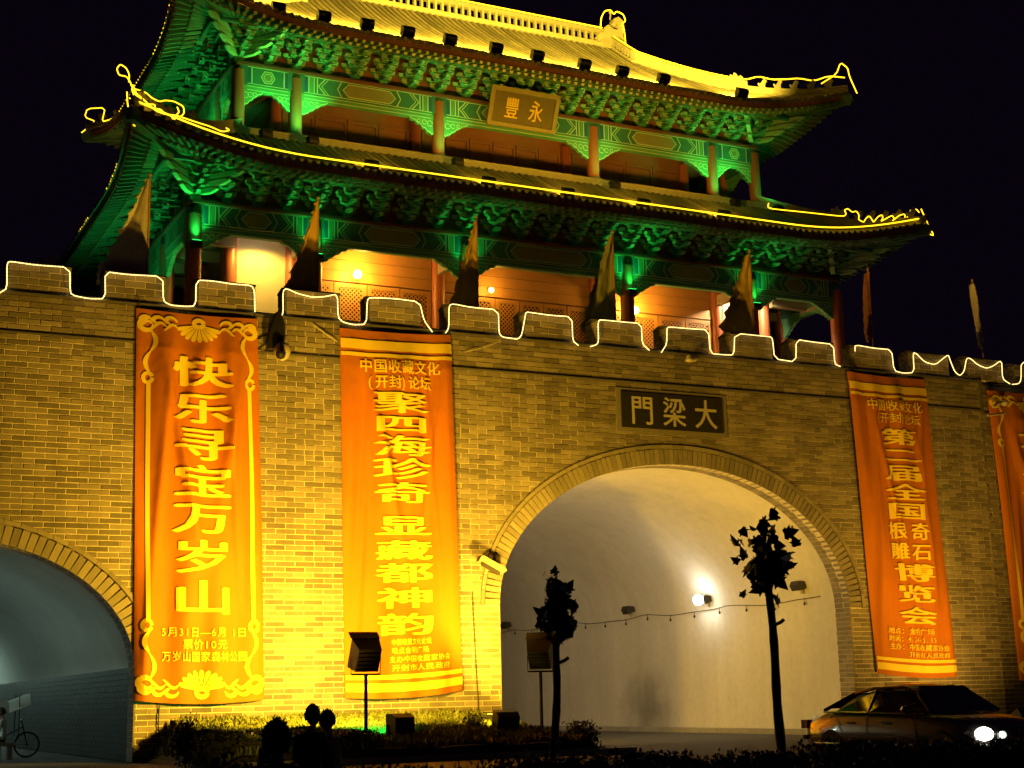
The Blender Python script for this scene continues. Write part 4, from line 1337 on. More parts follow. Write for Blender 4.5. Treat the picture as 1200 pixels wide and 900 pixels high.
# low balustrade blocks beside upper end bays
# ---- name board between the storeys
nb = thing('name_board', 'tilted bronze name board with two gold characters under the upper eaves', 'name board', (CXT, CYT - UY - .5, 23.2))
def NB(v):
    # v.x across, v.y outwards, v.z up ; tilt forward
    a = radians(24)
    y = v.y * cos(a) + v.z * sin(a); z = v.z * cos(a) - v.y * sin(a) * 0.3
    return Vector((CXT + v.x, CYT - UY - .28 - y, 22.62 + z))
b = MB(); b.box(-1.28, 1.28, 0, .06, .12, 1.28, T=NB); b.build('board', M['board'], nb)
b = MB()
b.box(-1.42, 1.42, -.02, .11, 1.281, 1.45, T=NB); b.box(-1.42, 1.42, -.02, .11, -.03, .119, T=NB)
b.box(-1.45, -1.281, -.015, .105, .0, 1.42, T=NB); b.box(1.281, 1.45, -.015, .105, .0, 1.42, T=NB)
b.build('frame', M['boardframe'], nb)
for ch, s in (('豐', -.80), ('永', .22)):
    b = MB(); glyph_on(b, ch, s, s + .60, 0, .80, lambda q, t: NB(Vector((q, .068, 1.10 - t))), bold=.016, cut=5)
    b.build('character', M['goldleaf'], nb)

# ---- neon outlines
def neon(label, path, r=0.030, k=1, fat=0.84, name='neon_tube'):
    b = MB(); b.tube([Vector(p) for p in smooth_path([tuple(p) for p in path], k)], r * fat, 5)
    o = b.build(name, M['neon']); return tag(o, label, 'neon light', 'gold neon outlines on the roofs')
pts = []
for i in range(61):
    a = -15.25 + 30.5 * i / 60
    pts.append(RL_.pt('front', a, 0.18, 0.24))
neon('long gold neon line along the front eave of the lower roof', pts, 0.032, 0)
BEAST = [[(8.85,20.24),(8.87,20.51),(8.75,20.69),(8.56,20.76),(8.47,20.62),(8.55,20.43),(8.76,20.4),(8.88,20.25),(8.97,20.07),(9.37,20.0),(9.56,19.81),(9.81,19.74),(9.99,19.84),(10.26,19.83),(10.55,19.69),(10.59,19.49),(10.49,19.38)],
[(8.97,20.17),(9.1,19.91),(9.28,19.77),(9.51,19.55),(9.73,19.43),(10.0,19.38),(10.36,19.36),(10.9,19.25),(11.44,19.19),(11.81,19.06),(12.04,19.12),(11.92,19.2)],
[(8.8,19.91),(8.84,19.49),(8.95,19.14),(9.0,18.87),(9.09,18.83),(9.06,19.06),(8.91,19.27),(8.98,19.61),(9.02,19.89),(8.93,20.07),(9.11,19.77),(9.28,19.75),(9.38,19.62),(9.68,19.63),(9.64,19.48),(9.86,19.51),(10.0,19.39),(10.18,19.33),(10.27,19.15),(10.31,19.35),(10.44,19.51),(10.35,19.64)]]
for P, lab in zip(BEAST, ['gold neon loop outlining the dragon on the left corner of the lower roof', 'gold neon line along the hip foot at the left corner of the lower roof', 'tangled gold neon hanging in loops from the left corner of the lower roof']):
    neon(lab, [(x, 44.25 + 0.05 * sin(i * 1.7), z) for i, (x, z) in enumerate(P)], 0.024, 2)
BR = [[(33.06,19.47),(33.01,19.3),(33.21,19.26),(34.8,19.32),(36.57,19.37),(36.72,19.5),(36.63,19.64),(36.81,19.73),(37.01,19.6),(37.23,19.68),(37.35,19.52),(37.29,19.34),(37.54,19.25),(37.67,19.44),(37.84,19.56),(37.97,19.42),(38.03,19.31),(38.27,19.58),(38.49,19.68),(38.52,19.55),(38.39,19.39),(38.77,19.6),(38.99,19.72),(39.1,19.59),(38.97,19.48),(39.36,19.77),(39.65,19.86),(39.63,19.66),(39.86,19.81),(39.96,20.08),(40.26,20.14),(40.39,20.01)],
[(40.40,20.12),(40.70,19.50),(40.95,19.08),(40.75,19.10),(40.45,19.70)]]
neon('gold neon tracing the row of small beasts at the right corner of the lower roof', [(x - .18, 44.45, z - .03) for x, z in BR[0]], 0.024, 2)
neon('short gold neon tail hanging from the right corner of the lower roof', [(x - .35, 44.15, z - .1) for x, z in BR[1]], 0.026, 1)
# upper roof: main ridge, ornament, gable ridge and hips
neon('straight gold neon line on top of the main ridge', [(CXT - 7.0, CYT - .1, zr + .88), (CXT + 6.9, CYT - .1, zr + .88)], 0.035, 0)
op = [(6.75, .85), (6.8, 1.3), (7.0, 1.65), (7.3, 1.75), (7.45, 1.55), (7.6, 1.75), (7.95, 1.65), (8.05, 1.35), (7.85, 1.2), (7.95, .9), (8.0, .35), (8.0, .0)]
neon('gold neon outlining the dragon at the right end of the main ridge', [(CXT + x, CYT - .25, zr + z) for x, z in op], 0.03, 2)
gp = [Ru.pt('front', AXG - 0.05, 7.7 - 1.85 * i / 6, 0.70) for i in range(7)]
hp = hip_pts(Ru, 1, -1, 0.1, DG - 0.1, 16)[::-1]
up = [p + Vector((0, 0, 0.60 if i < 9 else 0.60 + 0.22 * abs(sin((i - 9) * 1.3)))) for i, p in enumerate(hp)]
neon('gold neon line down the right gable ridge and out along the upper hip', gp + up, 0.032, 1)
tipu = hp[-1]
neon('gold neon hook at the right corner tip of the upper roof', [tipu + Vector((-1.3, -.1, .15)), tipu + Vector((-.5, -.1, .7)), tipu + Vector((-.25, -.1, 1.25)), tipu + Vector((.15, -.05, 1.1)), tipu + Vector((.2, -.05, .75)), tipu + Vector((.5, -.1, .02))], 0.03, 1)
# left rear corner of the upper roof and dotted strings on the left eaves
hb = hip_pts(Ru, -1, 1, 0.05, 2.5, 10)
neon('gold neon outline on the far left corner of the upper roof', [Ru.pt('left', -3.2, 0.1, .1), Ru.pt('left', -4.6, .1, .12), Ru.pt('left', -6.0, .1, .25), hb[2] + Vector((0, 0, .9)), hb[0] + Vector((0, 0, 1.0)), hb[0] + Vector((-.1, 0, .6)), hb[1] + Vector((0, 0, .35)), hb[0] + Vector((-.15, .3, 0))], 0.028, 1)
def dots(label, R, side, a0, a1, n):
    b = MB()
    for i in range(n):
        p = R.pt(side, a0 + (a1 - a0) * i / (n - 1), 0.02, 0.06); b.sphere(p, 0.035, 6)
    tag(b.build('fairy_lights', M['neon']), label, 'light string', 'dotted light strings on the left eaves')
dots('dotted gold lights along the left eave of the upper roof', Ru, 'left', 7.2, -3.0, 34)
dots('faint dotted lights on the nearer half of the lower left eave', RL_, 'left', 6.6, 4.6, 10)
dots('faint dotted lights on the farther half of the lower left eave', RL_, 'left', 1.2, -.4, 8)

# ---- floodlights on the eaves of both roofs
def box_flood(name, label, group, p, size, aim, lens=None, cat='floodlight', yoke=True):
    t = thing(name, label, cat, p, group)
    P = Vector(p); d = (Vector(aim) - P).normalized(); q = d.to_track_quat('Y', 'Z')
    wx, wy, wz = size
    def T(v): return P + q @ v + Vector((0, 0, wz * .6))
    b = MB(); b.prism([(-wy / 2, -wz * .32), (-wy * .1, -wz / 2), (wy / 2, -wz / 2), (wy / 2, wz / 2), (-wy * .1, wz / 2), (-wy / 2, wz * .32)], 'x', -wx / 2, wx / 2, T=T)
    b.build('housing', M['black'], t)
    b = MB(); b.box(-wx * .44, wx * .44, wy / 2 + .002, wy / 2 + .012, -wz * .42, wz * .42, T=T); b.build('lens', M[lens] if lens else M['glass'], t)
    if yoke:
        b = MB(); b.tube([P + Vector((-wx * .56, 0, wz * .6)), P + Vector((-wx * .56, 0, 0)), P + Vector((wx * .56, 0, 0)), P + Vector((wx * .56, 0, wz * .6))], 0.02, 5); b.build('yoke', M['black'], t)
    return t, T(Vector((0, wy / 2 + .05, 0)))
nth = ['first', 'second', 'third', 'fourth', 'fifth', 'sixth', 'seventh', 'eighth', 'ninth', 'tenth', 'eleventh', 'twelfth']
upx = [12.6, 14.3, 15.95, 17.55, 19.1, 20.75, 22.6, 24.3, 26.3, 27.95, 29.8, 33.45]
for i, x in enumerate(upx):
    t, q = box_flood('roof_floodlight', '%s box floodlight from the left on the upper roof eave' % nth[i], 'floodlights on the upper roof', (x, 46.55, 24.56), (.46, .30, .36), (x + .1, 50.0, 26.9))
    add_light('SPOT', 'roof_spot', q + Vector((0, 0.05, .1)), P_['roofup'], GOLD, t, (x + .25, 52.0, 28.6), 150, 0.6, 0.15)
for i, x in enumerate([17.0, 21.3, 24.4, 27.5, 31.0]):
    t, q = box_flood('roof_floodlight', '%s box floodlight from the left on the lower roof eave' % nth[i], 'floodlights on the lower roof', (x, 44.7, 18.66), (.44, .26, .30), (x, 48.5, 20.8), yoke=False)
    add_light('SPOT', 'roof_spot', q + Vector((0, 0.05, .1)), P_['rooflow'], YELLOW, t, (x, 48.3, 21.9), 140, 0.9, 0.15)
# green uplighters: at the feet of the upper columns and high on the lower columns
for i, x in enumerate(ucx):
    px, py = CXT + x + .28, CYT - UY - 1.15
    if i == 0: px = CXT + x + .7
    en = P_['upgreen'] * (.7, 2.0, 1.0, .6, 1.5, .3)[i]
    t, q = box_flood('green_floodlight', '%s small green floodlight from the left at the foot of the upper columns' % nth[i], 'green floodlights on the lower roof', (px, py, 20.42), (.42, .26, .24), (px - .25, py + .75, 23.5), 'greenlens')
    add_light('SPOT', 'green_spot', q + Vector((0, 0, .12)), en, GREEN if i != 3 else (0.10, 1.0, .13), t, (CXT + x - .1, py + .95, 22.9), 92, 0.8, 0.12)
for i, x in enumerate(lcx[:5]):
    px, py = CXT + x, CYT - LY - .34
    en = P_['lowgreen'] * (1.5, 1.1, 0.85, 1.35, 0.9)[i]
    t, q = box_flood('green_floodlight', '%s green floodlight from the left clamped high on the lower columns' % nth[i], 'green floodlights on the lower columns', (px, py, 15.75), (.34, .24, .24), (px, py - .05, 18.0), 'greenlens', yoke=False)
    add_light('SPOT', 'green_spot', q + Vector((0, -.05, .12)), en, GREEN, t, (px, py - .1, 18.0), 118, 1.0, 0.1)
# cyan-green glow on the left gallery
t, q = box_flood('green_floodlight', 'green floodlight on the left gallery behind the battlement', 'green floodlights on the lower columns', (CXT - LX - 1.3, CYT - 5.0, 12.6), (.4, .3, .3), (CXT - LX - 1.6, CYT - 4.5, 18), 'greenlens')
add_light('SPOT', 'green_spot', q + Vector((0, 0, .15)), 520, (0.01, 1.0, .22), t, (CXT - LX - 2.0, CYT - 3.6, 18), 100, .8, .15)
t, q = box_flood('green_floodlight', 'green floodlight low on the upper left gallery', 'green floodlights on the lower roof', (CXT - UX - 1.0, CYT - 3.2, 20.5), (.4, .3, .3), (CXT - UX - 1.2, CYT - 3.0, 24), 'greenlens')
add_light('SPOT', 'green_spot', q + Vector((0, 0, .15)), 260, (0.05, 1.0, .16), t, (CXT - UX - 1.2, CYT - 2.6, 24), 130, .8, .15)

# lamps on the hall front
def globe(label, p, en, col, wallside=True, r=0.16):
    t = thing('wall_lamp', label, 'wall lamp', p, 'lamps on the tower hall')
    b = MB(); b.sphere((p[0], p[1], p[2]), r, 12); b.build('globe', M['lampwarm'], t)
    b = MB(); b.tube([(p[0], p[1] + .1, p[2] + r), (p[0], p[1] + .30, p[2] + r + .05)], 0.03, 6); b.build('bracket', M['black'], t)
    add_light('POINT', 'lamp_light', (p[0], p[1] - .45, p[2] + .1), en, col, t, size=.16)
globe('bright globe lamp on the left lattice bay', (17.95, yH - .35, 16.2), P_['wallamp'] * 1.9, (1, .55, .07))
globe('small globe lamp on the middle lattice bay', (23.2, yH - .35, 16.15), P_['wallamp'] * .35, (1, .55, .06), r=.10)
globe('globe lamp on the right lattice bay', (29.35, yH - .35, 15.95), P_['wallamp'] * 1.5, (1, .55, .07))
t = thing('ceiling_lamp', 'small white lamp under the lower gallery ceiling at the left end', 'lamp', (14.3, 48.0, 17.15))
b = MB(); b.lathe([(.05, .2), (.07, .1), (.16, .03), (.15, 0)], (14.3, 48.0, 17.1), 12); b.build('shade', M['cream'], t)
b = MB(); b.sphere((14.3, 48.0, 17.1), .12, 8, sz=.6); b.build('bulb', M['lampwhite'], t)
add_light('SPOT', 'lamp_light', (14.3, 47.9, 16.95), P_['endlamp'], (1, .68, .10), t, (14.4, 48.5, 14.0), 150, .5, .1)
t = thing('ceiling_lamp', 'hidden bright lamp washing the cream panel at the right end of the gallery', 'lamp', (34.4, 48.0, 17.15))
b = MB(); b.lathe([(.05, .2), (.07, .1), (.16, .03), (.15, 0)], (34.4, 48.0, 17.1), 12); b.build('shade', M['cream'], t)
b = MB(); b.sphere((34.4, 48.0, 17.1), .08, 8, sz=.6); b.build('bulb', M['lampwarm'], t)
add_light('SPOT', 'lamp_light', (34.4, 47.7, 16.9), P_['endlamp'] * 1.9, (1, .80, .40), t, (34.5, 48.9, 14.5), 150, .5, .1)

# amber floodlight on the left slope of the lower roof, lighting the far left corner above
t, q = box_flood('roof_floodlight', 'amber floodlight on the left slope of the lower roof', 'floodlights on the lower roof', (10.2, 58.0, 18.9), (.4, .3, .3), (11.5, 61.5, 25), 'floodlens')
add_light('SPOT', 'roof_spot', q + Vector((0, 0, .15)), 260, (1, .60, .08), t, (11.2, 61.5, 25.2), 100, .8, .15)

# ================================================================== street level lamps
def stand_flood(label, x, y, zg, aim, en, zl, angle, yaw):
    t = thing('floodlight_stand', label, 'floodlight', (x, y, zg), 'tall floodlight stands in the planting bed')
    b = MB(); b.tube([(x, y, zg), (x, y, zl - .42)], 0.045, 8); b.build('post', M['black'], t)
    b = MB(); b.box(x - .36, x + .36, y - .03, y + .03, zl - .43, zl - .385); b.build('crossbar', M['black'], t)
    b = MB(); b.tube([(x - .36, y, zl - .39), (x - .37, y, zl)], .012, 5); b.tube([(x + .36, y, zl - .39), (x + .37, y, zl)], .012, 5); b.build('yoke', M['dark'], t)
    P = Vector((x, y, zl)); d = (Vector(aim) - P).normalized(); q = d.to_track_quat('Y', 'Z')
    def T(v): return P + q @ v
    b = MB()
    b.add([T(Vector(v)) for v in [(-.34, .2, -.36), (.34, .2, -.36), (.34, .2, .36), (-.34, .2, .36), (-.28, -.22, -.28), (.28, -.22, -.28), (.28, -.22, .28), (-.28, -.22, .28)]],
          [(0, 1, 2, 3), (7, 6, 5, 4), (0, 4, 5, 1), (1, 5, 6, 2), (2, 6, 7, 3), (3, 7, 4, 0)])
    h = fixnorm(b.build('housing', M['dark'], t))
    b = MB()
    for k in range(5): b.box(-.26, .26, -.25, -.22, -.22 + k * .1, -.20 + k * .1, T=T)
    b.build('cooling_fins', M['black'], h)
    b = MB(); b.box(-.31, .31, .203, .212, -.33, .33, T=T); b.build('lens', M['floodlens'], t)
    b = MB(); b.add([T(Vector(v)) for v in [(-.36, .2, .36), (.36, .2, .36), (.36, .45, .40), (-.36, .45, .40), (-.36, .2, .375), (.36, .2, .375), (.36, .45, .415), (-.36, .45, .415)]],
          [(0, 1, 2, 3), (7, 6, 5, 4), (0, 4, 5, 1), (1, 5, 6, 2), (2, 6, 7, 3), (3, 7, 4, 0)]); fixnorm(b.build('visor', M['dark'], t))
    add_light('SPOT', 'flood_spot', T(Vector((0, .30, 0))), en, YELLOW, t, aim, angle, .35, .22)
    return t
stand_flood('tall floodlight on a thin post aimed at the two left banners', 12.55, 33.5, .3, (12.6, 38.8, 5.2), P_['stand1'], 2.37, 150, 0)
stand_flood('tall floodlight on a post half hidden by the smaller tree', 18.12, 35.5, .4, (20.6, 38.8, 5.6), P_['stand2'], 2.42, 150, 0)
def ground_box(label, x, y, z, aim, en, col, lens):
    t, q = box_flood('ground_floodlight', label, 'box floodlights on the grass', (x, y, z), (.60, .36, .50), aim, lens)
    add_light('SPOT', 'box_spot', q + Vector((0, .03, 0)), en, col, t, aim, 140, .9, .2)
ground_box('squat box floodlight spilling green light, right of the tall stand', 13.80, 34.5, .50, (13.1, 36.6, .5), P_['box1'], GREEN, 'greenlens')
ground_box('squat box floodlight spilling yellow light beside the big arch', 16.85, 35.0, .48, (16.9, 38.6, 1.4), P_['box2'] * 1.6, YELLOW, 'floodlens')
ground_box('added box floodlight on the verge right of the big arch, unseen behind the car', 34.2, 35.2, .12, (33.4, 38.8, 6.0), P_['right'], (1, .52, .06), 'floodlens')  # added, unseen: brightens the wall and banners right of the arch

for i, (x, lab) in enumerate(((9.7, 'added low box floodlight at the kerb before the leftmost banner'), (17.35, 'added low box floodlight in the bed between the tall stand and the big passage'), (31.6, 'added low box floodlight at the kerb right of the big passage'))):  # floodlights added to spread an amber wash over the upper wall
    t, q = box_flood('added_kerb_floodlight', lab, 'added box floodlights at the kerb', (x, 31.6 if i != 1 else 36.6, .0 if i != 1 else .55), (.5, .3, .36), (x + 1.5, 38.8, 11.5), 'floodlens')
    add_light('SPOT', 'wash_spot', q + Vector((0, 0, .05)), P_['wash'] * (1, .45, 1.1)[i], (1, .52, .035), t, (x + 1.5, 38.8 if i != 1 else 39.8, 12.0), 95, .9, .2)
# cctv cameras and small lamps on the wall face
t = thing('security_camera', 'white dome camera on a dark bracket between the two left banners', 'security camera', (11.95, YW, 10.9))
b = MB(); b.prism([(11.62, 10.75), (12.02, 10.75), (12.05, 11.2), (11.98, 11.75), (11.86, 11.78), (11.72, 11.3)], 'y', YW - .42, YW - .12); fixnorm(b.build('cover', M['black'], t))
b = MB(); b.lathe([(.05, -.34), (.17, -.27), (.23, -.12), (.23, .05), (.16, .14), (.05, .17)], (12.02, YW - .36, 10.78), 16); b.build('dome', M['cream'], t, smooth=True)
b = MB(); b.lathe([(.03, -.30), (.10, -.27), (.14, -.18), (.14, -.12)], (11.90, YW - .62, 10.72), 12); b.build('lens', M['black'], t)
b = MB(); b.tube([(12.0, YW - .3, 10.8), (12.0, YW + .02, 10.84)], .04, 6); b.tube([(11.45, YW - .04, 11.05), (11.9, YW - .15, 11.15)], .018, 5); b.tube([(11.45, YW - .04, 10.75), (11.9, YW - .2, 10.82)], .018, 5); b.build('bracket', M['black'], t)
t = thing('security_camera', 'long cream camera housing at the left springing of the big arch', 'security camera', (18.2, YW, 5.0))
def T1(v):
    d = Vector((0.86, -.10, -.50)).normalized(); s = d.cross(Vector((0, 0, 1))).normalized(); u = s.cross(d)
    return Vector((17.80, YW - .34, 5.20)) + (d * v.x + s * v.y + u * v.z) * .85
b = MB(); b.prism([(0, -.10), (0, .10), (.08, .15), (.92, .17), (1.0, .12), (.92, -.02), (.1, -.04)], 'y', -.15, .15, T=T1); fixnorm(b.build('housing', M['cream'], t))
b = MB(); b.prism([(.14, -.05), (.86, -.025), (.84, -.12), (.2, -.13)], 'y', -.11, .11, T=T1); fixnorm(b.build('underside', M['dark'], t))
b = MB(); b.box(-.02, .0, -.13, .13, -.09, .10, T=T1); b.build('lens', M['black'], t)
b = MB(); b.tube([T1(Vector((.6, 0, .1))), (18.45, YW + .02, 5.15)], .035, 6); b.build('bracket', M['cream'], t)
t = thing('spot_lamp', 'tiny cream lamp on the frieze above the right end of the tablet', 'lamp', (25.25, YW, 11.6))
b = MB(); b.lathe([(.03, .12), (.08, .08), (.13, -.06), (.11, -.10)], (25.2, YW - .2, 11.58), 10); b.build('shade', M['cream'], t)
b = MB(); b.box(25.25, 25.52, YW - .16, YW + .0, 11.54, 11.60); b.build('arm', M['cream'], t)
t = thing('bracket_lamp', 'pale twin arm lamp bracket at the left edge of the rightmost banner', 'lamp', (37.2, YW, 10.7))
b = MB(); b.tube([(37.9, YW - .35, 10.95), (37.5, YW - .5, 10.9), (37.2, YW - .55, 10.75)], .045, 6); b.tube([(37.9, YW - .35, 10.62), (37.4, YW - .55, 10.5), (36.9, YW - .6, 10.42)], .045, 6); b.build('arm', M['cream'], t)
b = MB(); b.sphere((37.85, YW - .45, 10.95), .13, 8); b.build('lamp_head', M['cream'], t)
# loose cables on the wall
b = MB(); b.tube([(13.0, YW - .06, 11.6), (13.4, YW - .07, 11.35), (13.7, YW - .06, 11.18)], .012, 4); tag(b.build('cable', M['cream']), 'thin pale cable slanting above the second banner top left', 'cable')
b = MB(); b.tube([(17.6, YW - .06, 11.2), (18.1, YW - .07, 11.35), (18.6, YW - .06, 11.55)], .014, 4); tag(b.build('cable', M['cream']), 'thin pale cable slanting up to the right of the second banner', 'cable')
b = MB(); b.tube([(9.0, YW - .04, 1.45), (8.98, YW - .05, .9), (9.06, YW - .04, .2)], .018, 4); tag(b.build('cable', M['wire']), 'dark cable hanging below the leftmost banner', 'cable')
b = MB(); b.tube([(17.72, YW - .04, 4.3), (17.80, YW - .04, 2.4), (17.85, YW - .04, .7)], .014, 4); tag(b.build('cable', M['wire']), 'thin dark cable down the wall beside the big arch', 'cable')

# ---- tunnel lamps, right wall of the big passage
XT = CXT + 0.26 + 6.18
def tunnel_lamp(label, y, z, on):
    t = thing('tunnel_lamp', label, 'tunnel lamp', (XT, y, z), 'lamps on the tunnel wall')
    b = MB()
    def T(v): return Vector((XT - .05 - v.x, y + v.y, z + v.z))
    b.prism([(0, -.05), (.32, -.16), (.42, .02), (.34, .16), (.06, .14)], 'y', -.22, .22, T=T)
    fixnorm(b.build('housing', M['dark'], t))
    b = MB(); b.box(0.0, .1, -.06, .06, -.25, -.1, T=T); b.build('bracket', M['cream'], t)
    if on:
        b = MB(); b.sphere((XT - .55, y - .05, z), .19, 10); b.build('bulb', M['lampwhite'], t)
        add_light('POINT', 'lamp_light', (XT - .8, y - .1, z - .35), P_['tunnel_lit'], (1, .93, .62), t, size=.12)
tunnel_lamp('unlit tunnel lamp farthest inside the big passage', 63.5, 4.65, False)
tunnel_lamp('unlit tunnel lamp between the farthest one and the lit one', 52.3, 4.66, False)
tunnel_lamp('the one lit white lamp on the wall of the big passage', 46.8, 4.7, True)
tunnel_lamp('unlit tunnel lamp nearest the mouth of the big passage', 41.1, 4.78, False)
for i, y in enumerate((44.0, 56.0)):  # lamps added out of view to fill the big passage evenly
    t = thing('tunnel_lamp', '%s added fill lamp on the unseen left wall of the big passage' % ('near', 'far')[i], 'tunnel lamp', (18.6, y, 5.2), 'lamps on the tunnel wall')
    b = MB(); b.box(18.6, 18.9, y - .2, y + .2, 5.1, 5.3); b.build('housing', M['dark'], t)
    b = MB(); b.sphere((19.05, y, 5.2), .14, 8); b.build('bulb', M['lampwarm'], t)
    add_light('POINT', 'lamp_light', (19.5, y, 5.2), P_['tunnel_fill'] * (1, .6)[i], (1, .80, .52), t, size=.15)
t = thing('bulb_string', 'drooping wire with tiny hanging bulbs along the wall of the big passage', 'light string', (XT, 50, 4.4))
b = MB(); path = []
for i in range(60):
    y = 40.2 + i * .42; path.append((XT - .08, y, 4.42 - .12 * abs(sin(y * .55)) + .02 * sin(y * 2)))
b.tube(path, .014, 4); b.build('wire', M['wire'], t)
for i in range(2, 60, 4):
    p = path[i]; b = MB(); b.tube([(p[0] - .01, p[1], p[2]), (p[0] - .02, p[1], p[2] - .12)], .012, 4); b.sphere((p[0] - .02, p[1], p[2] - .17), .045, 6, sz=1.4); b.build('bulb', M['black'], t)
# cool tubes in the left passage
for i, (x, y, en) in enumerate(((0.6, 46.0, 0.7), (4.5, 63.5, 1.4), (4.5, 78.5, 2.2))):
    lab = ['cool tube lamp nearest the mouth of the left passage', 'middle cool tube lamp of the left passage', 'farthest cool tube lamp of the left passage'][i]
    t = thing('tube_lamp', lab, 'tube lamp', (x, y, 4.6), 'cool tube lamps in the left passage')
    b = MB(); b.box(x - .1, x + .1, y - .6, y + .6, 4.72, 4.8); b.build('fitting', M['cream'], t)
    b = MB(); b.tube([(x, y - .55, 4.68), (x, y + .55, 4.68)], .03, 6); b.build('tube', M['cooltube'], t)
    add_light('POINT', 'tube_light', (x, y, 4.45), P_['cool'] * en, COOL, t, size=.25)

# ================================================================== vegetation
def leaf_cloud(mb, n, sampler, size, rnd):
    for _ in range(n):
        p = sampler(rnd); s = size * rnd.uniform(.6, 1.3)
        a = Vector((rnd.gauss(0, 1), rnd.gauss(0, 1), rnd.gauss(0, 1))).normalized(); c = a.orthogonal().normalized()
        c = (Matrix.Rotation(rnd.uniform(0, 6.28), 3, a) @ c); d = a.cross(c)
        mb.add([p, p + c * s * .5 + d * s * .28, p + c * s, p + c * s * .5 - d * s * .28], [(0, 1, 2, 3)])
rnd = random.Random(5)
# foreground hedge
def hs(r):
    x = r.uniform(2.35, 22); y = r.gauss(12.0, .35); top = .79 + .035 * sin(x * 2.1) + .03 * sin(x * 5.3 + 1) + .02 * sin(x * 13) + .0 * x
    y = max(11.3, min(12.75, y))
    top *= min(1, .55 + (x - 2.3) * .5) if x < 3.3 else 1
    z = top * (1 - abs(r.gauss(0, .16))) if r.random() < .7 else r.uniform(0, top)
    return Vector((x, y, max(z, .02)))
hd = thing('hedge', 'dark clipped hedge along the near side of the road', 'hedge', (11, 12, 0))
b = MB(); leaf_cloud(b, 45000, hs, .055, rnd); b.build('foliage', M['hedge'], hd)
b = MB()
for i in range(160):
    x = rnd.uniform(2.5, 22); y = 12 + rnd.uniform(-.3, .3); b.tube([(x, y, 0), (x + rnd.uniform(-.05, .05), y, .45), (x + rnd.uniform(-.15, .15), y + rnd.uniform(-.1, .1), .71 + rnd.uniform(0, .14))], .006, 4)
b.build('twigs', M['bark'], hd, kind='stuff')
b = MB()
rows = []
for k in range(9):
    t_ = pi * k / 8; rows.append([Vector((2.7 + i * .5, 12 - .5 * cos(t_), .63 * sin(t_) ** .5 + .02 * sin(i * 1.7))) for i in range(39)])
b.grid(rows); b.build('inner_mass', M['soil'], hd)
# hedge against the wall (left)
def hs2(r):
    x = r.uniform(8.35, 12.6); y = r.uniform(32.6, 34.4); e = min(1, (x - 8.3) / .35, (12.75 - x) / .3)
    top = (.72 + .05 * sin(x * 3) + .03 * sin(x * 8)) * e ** .5
    z = top * (1 - abs(r.gauss(0, .1))) if r.random() < .65 else r.uniform(.1, top)
    return Vector((x, y, max(z, .05)))
h2 = thing('hedge', 'clipped low hedge beneath the leftmost banner with its far top lit yellow', 'hedge', (10.4, 33.5, 0))
b = MB(); leaf_cloud(b, 14000, hs2, .085, rnd); b.build('foliage', M['hedge'], h2)
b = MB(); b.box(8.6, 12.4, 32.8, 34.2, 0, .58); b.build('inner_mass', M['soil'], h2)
b = MB(); leaf_cloud(b, 1500, lambda r: Vector((8.1 + r.gauss(0, .10), 32.4 + r.gauss(0, .1), .62 + r.gauss(0, .17))), .1, rnd)
sh = thing('shrub', 'small dark shrub at the left end of the low hedge', 'shrub', (8.1, 32.4, 0)); b.build('foliage', M['hedge'], sh)
b = MB(); b.tube([(8.1, 32.4, 0), (8.12, 32.4, .7)], .02, 5); b.build('stem', M['bark'], sh)
sh = thing('shrub', 'round dark bush at the corner of the big passage road', 'shrub', (18.35, 33.8, 0))
b = MB(); leaf_cloud(b, 2600, lambda r: Vector((18.35 + max(-.3, min(.3, r.gauss(0, .16))), 33.8 + r.gauss(0, .2), abs(.3 + max(-.3, min(.42, r.gauss(0, .2)))))), .09, rnd); b.build('foliage', M['hedge'], sh)
b = MB(); b.tube([(18.35, 33.8, 0), (18.35, 33.8, .4)], .03, 5); b.build('stem', M['bark'], sh)
sh = thing('shrub', 'small round bush between the two box floodlights', 'shrub', (16.15, 35.6, .5))
b = MB(); leaf_cloud(b, 1100, lambda r: Vector((16.15 + max(-.25, min(.25, r.gauss(0, .12))), 35.4 + r.gauss(0, .1), .72 + max(-.25, min(.25, r.gauss(0, .12))))), .06, rnd); b.build('foliage', M['hedge'], sh)
# ground cover on the bed
b = MB()
for _ in range(30000):
    x = rnd.uniform(8.9, 18.4); y = rnd.uniform(32.6, 38.75); z = bedz(x, y)
    a = rnd.uniform(0, 6.28); h = rnd.uniform(.06, .20); wv = .024
    dx, dy = cos(a) * wv, sin(a) * wv; lx, ly = rnd.uniform(-.07, .07), rnd.uniform(-.07, .07)
    b.add([(x - dx, y - dy, z - .01), (x + dx, y + dy, z - .01), (x + dx * .7 + lx, y + dy * .7 + ly, z + h), (x - dx * .7 + lx, y - dy * .7 + ly, z + h)], [(0, 1, 2, 3)])
tag(b.build('ground_cover', M['grass']), 'low leafy ground cover filling the bed in front of the wall', 'ground cover', kind='stuff')

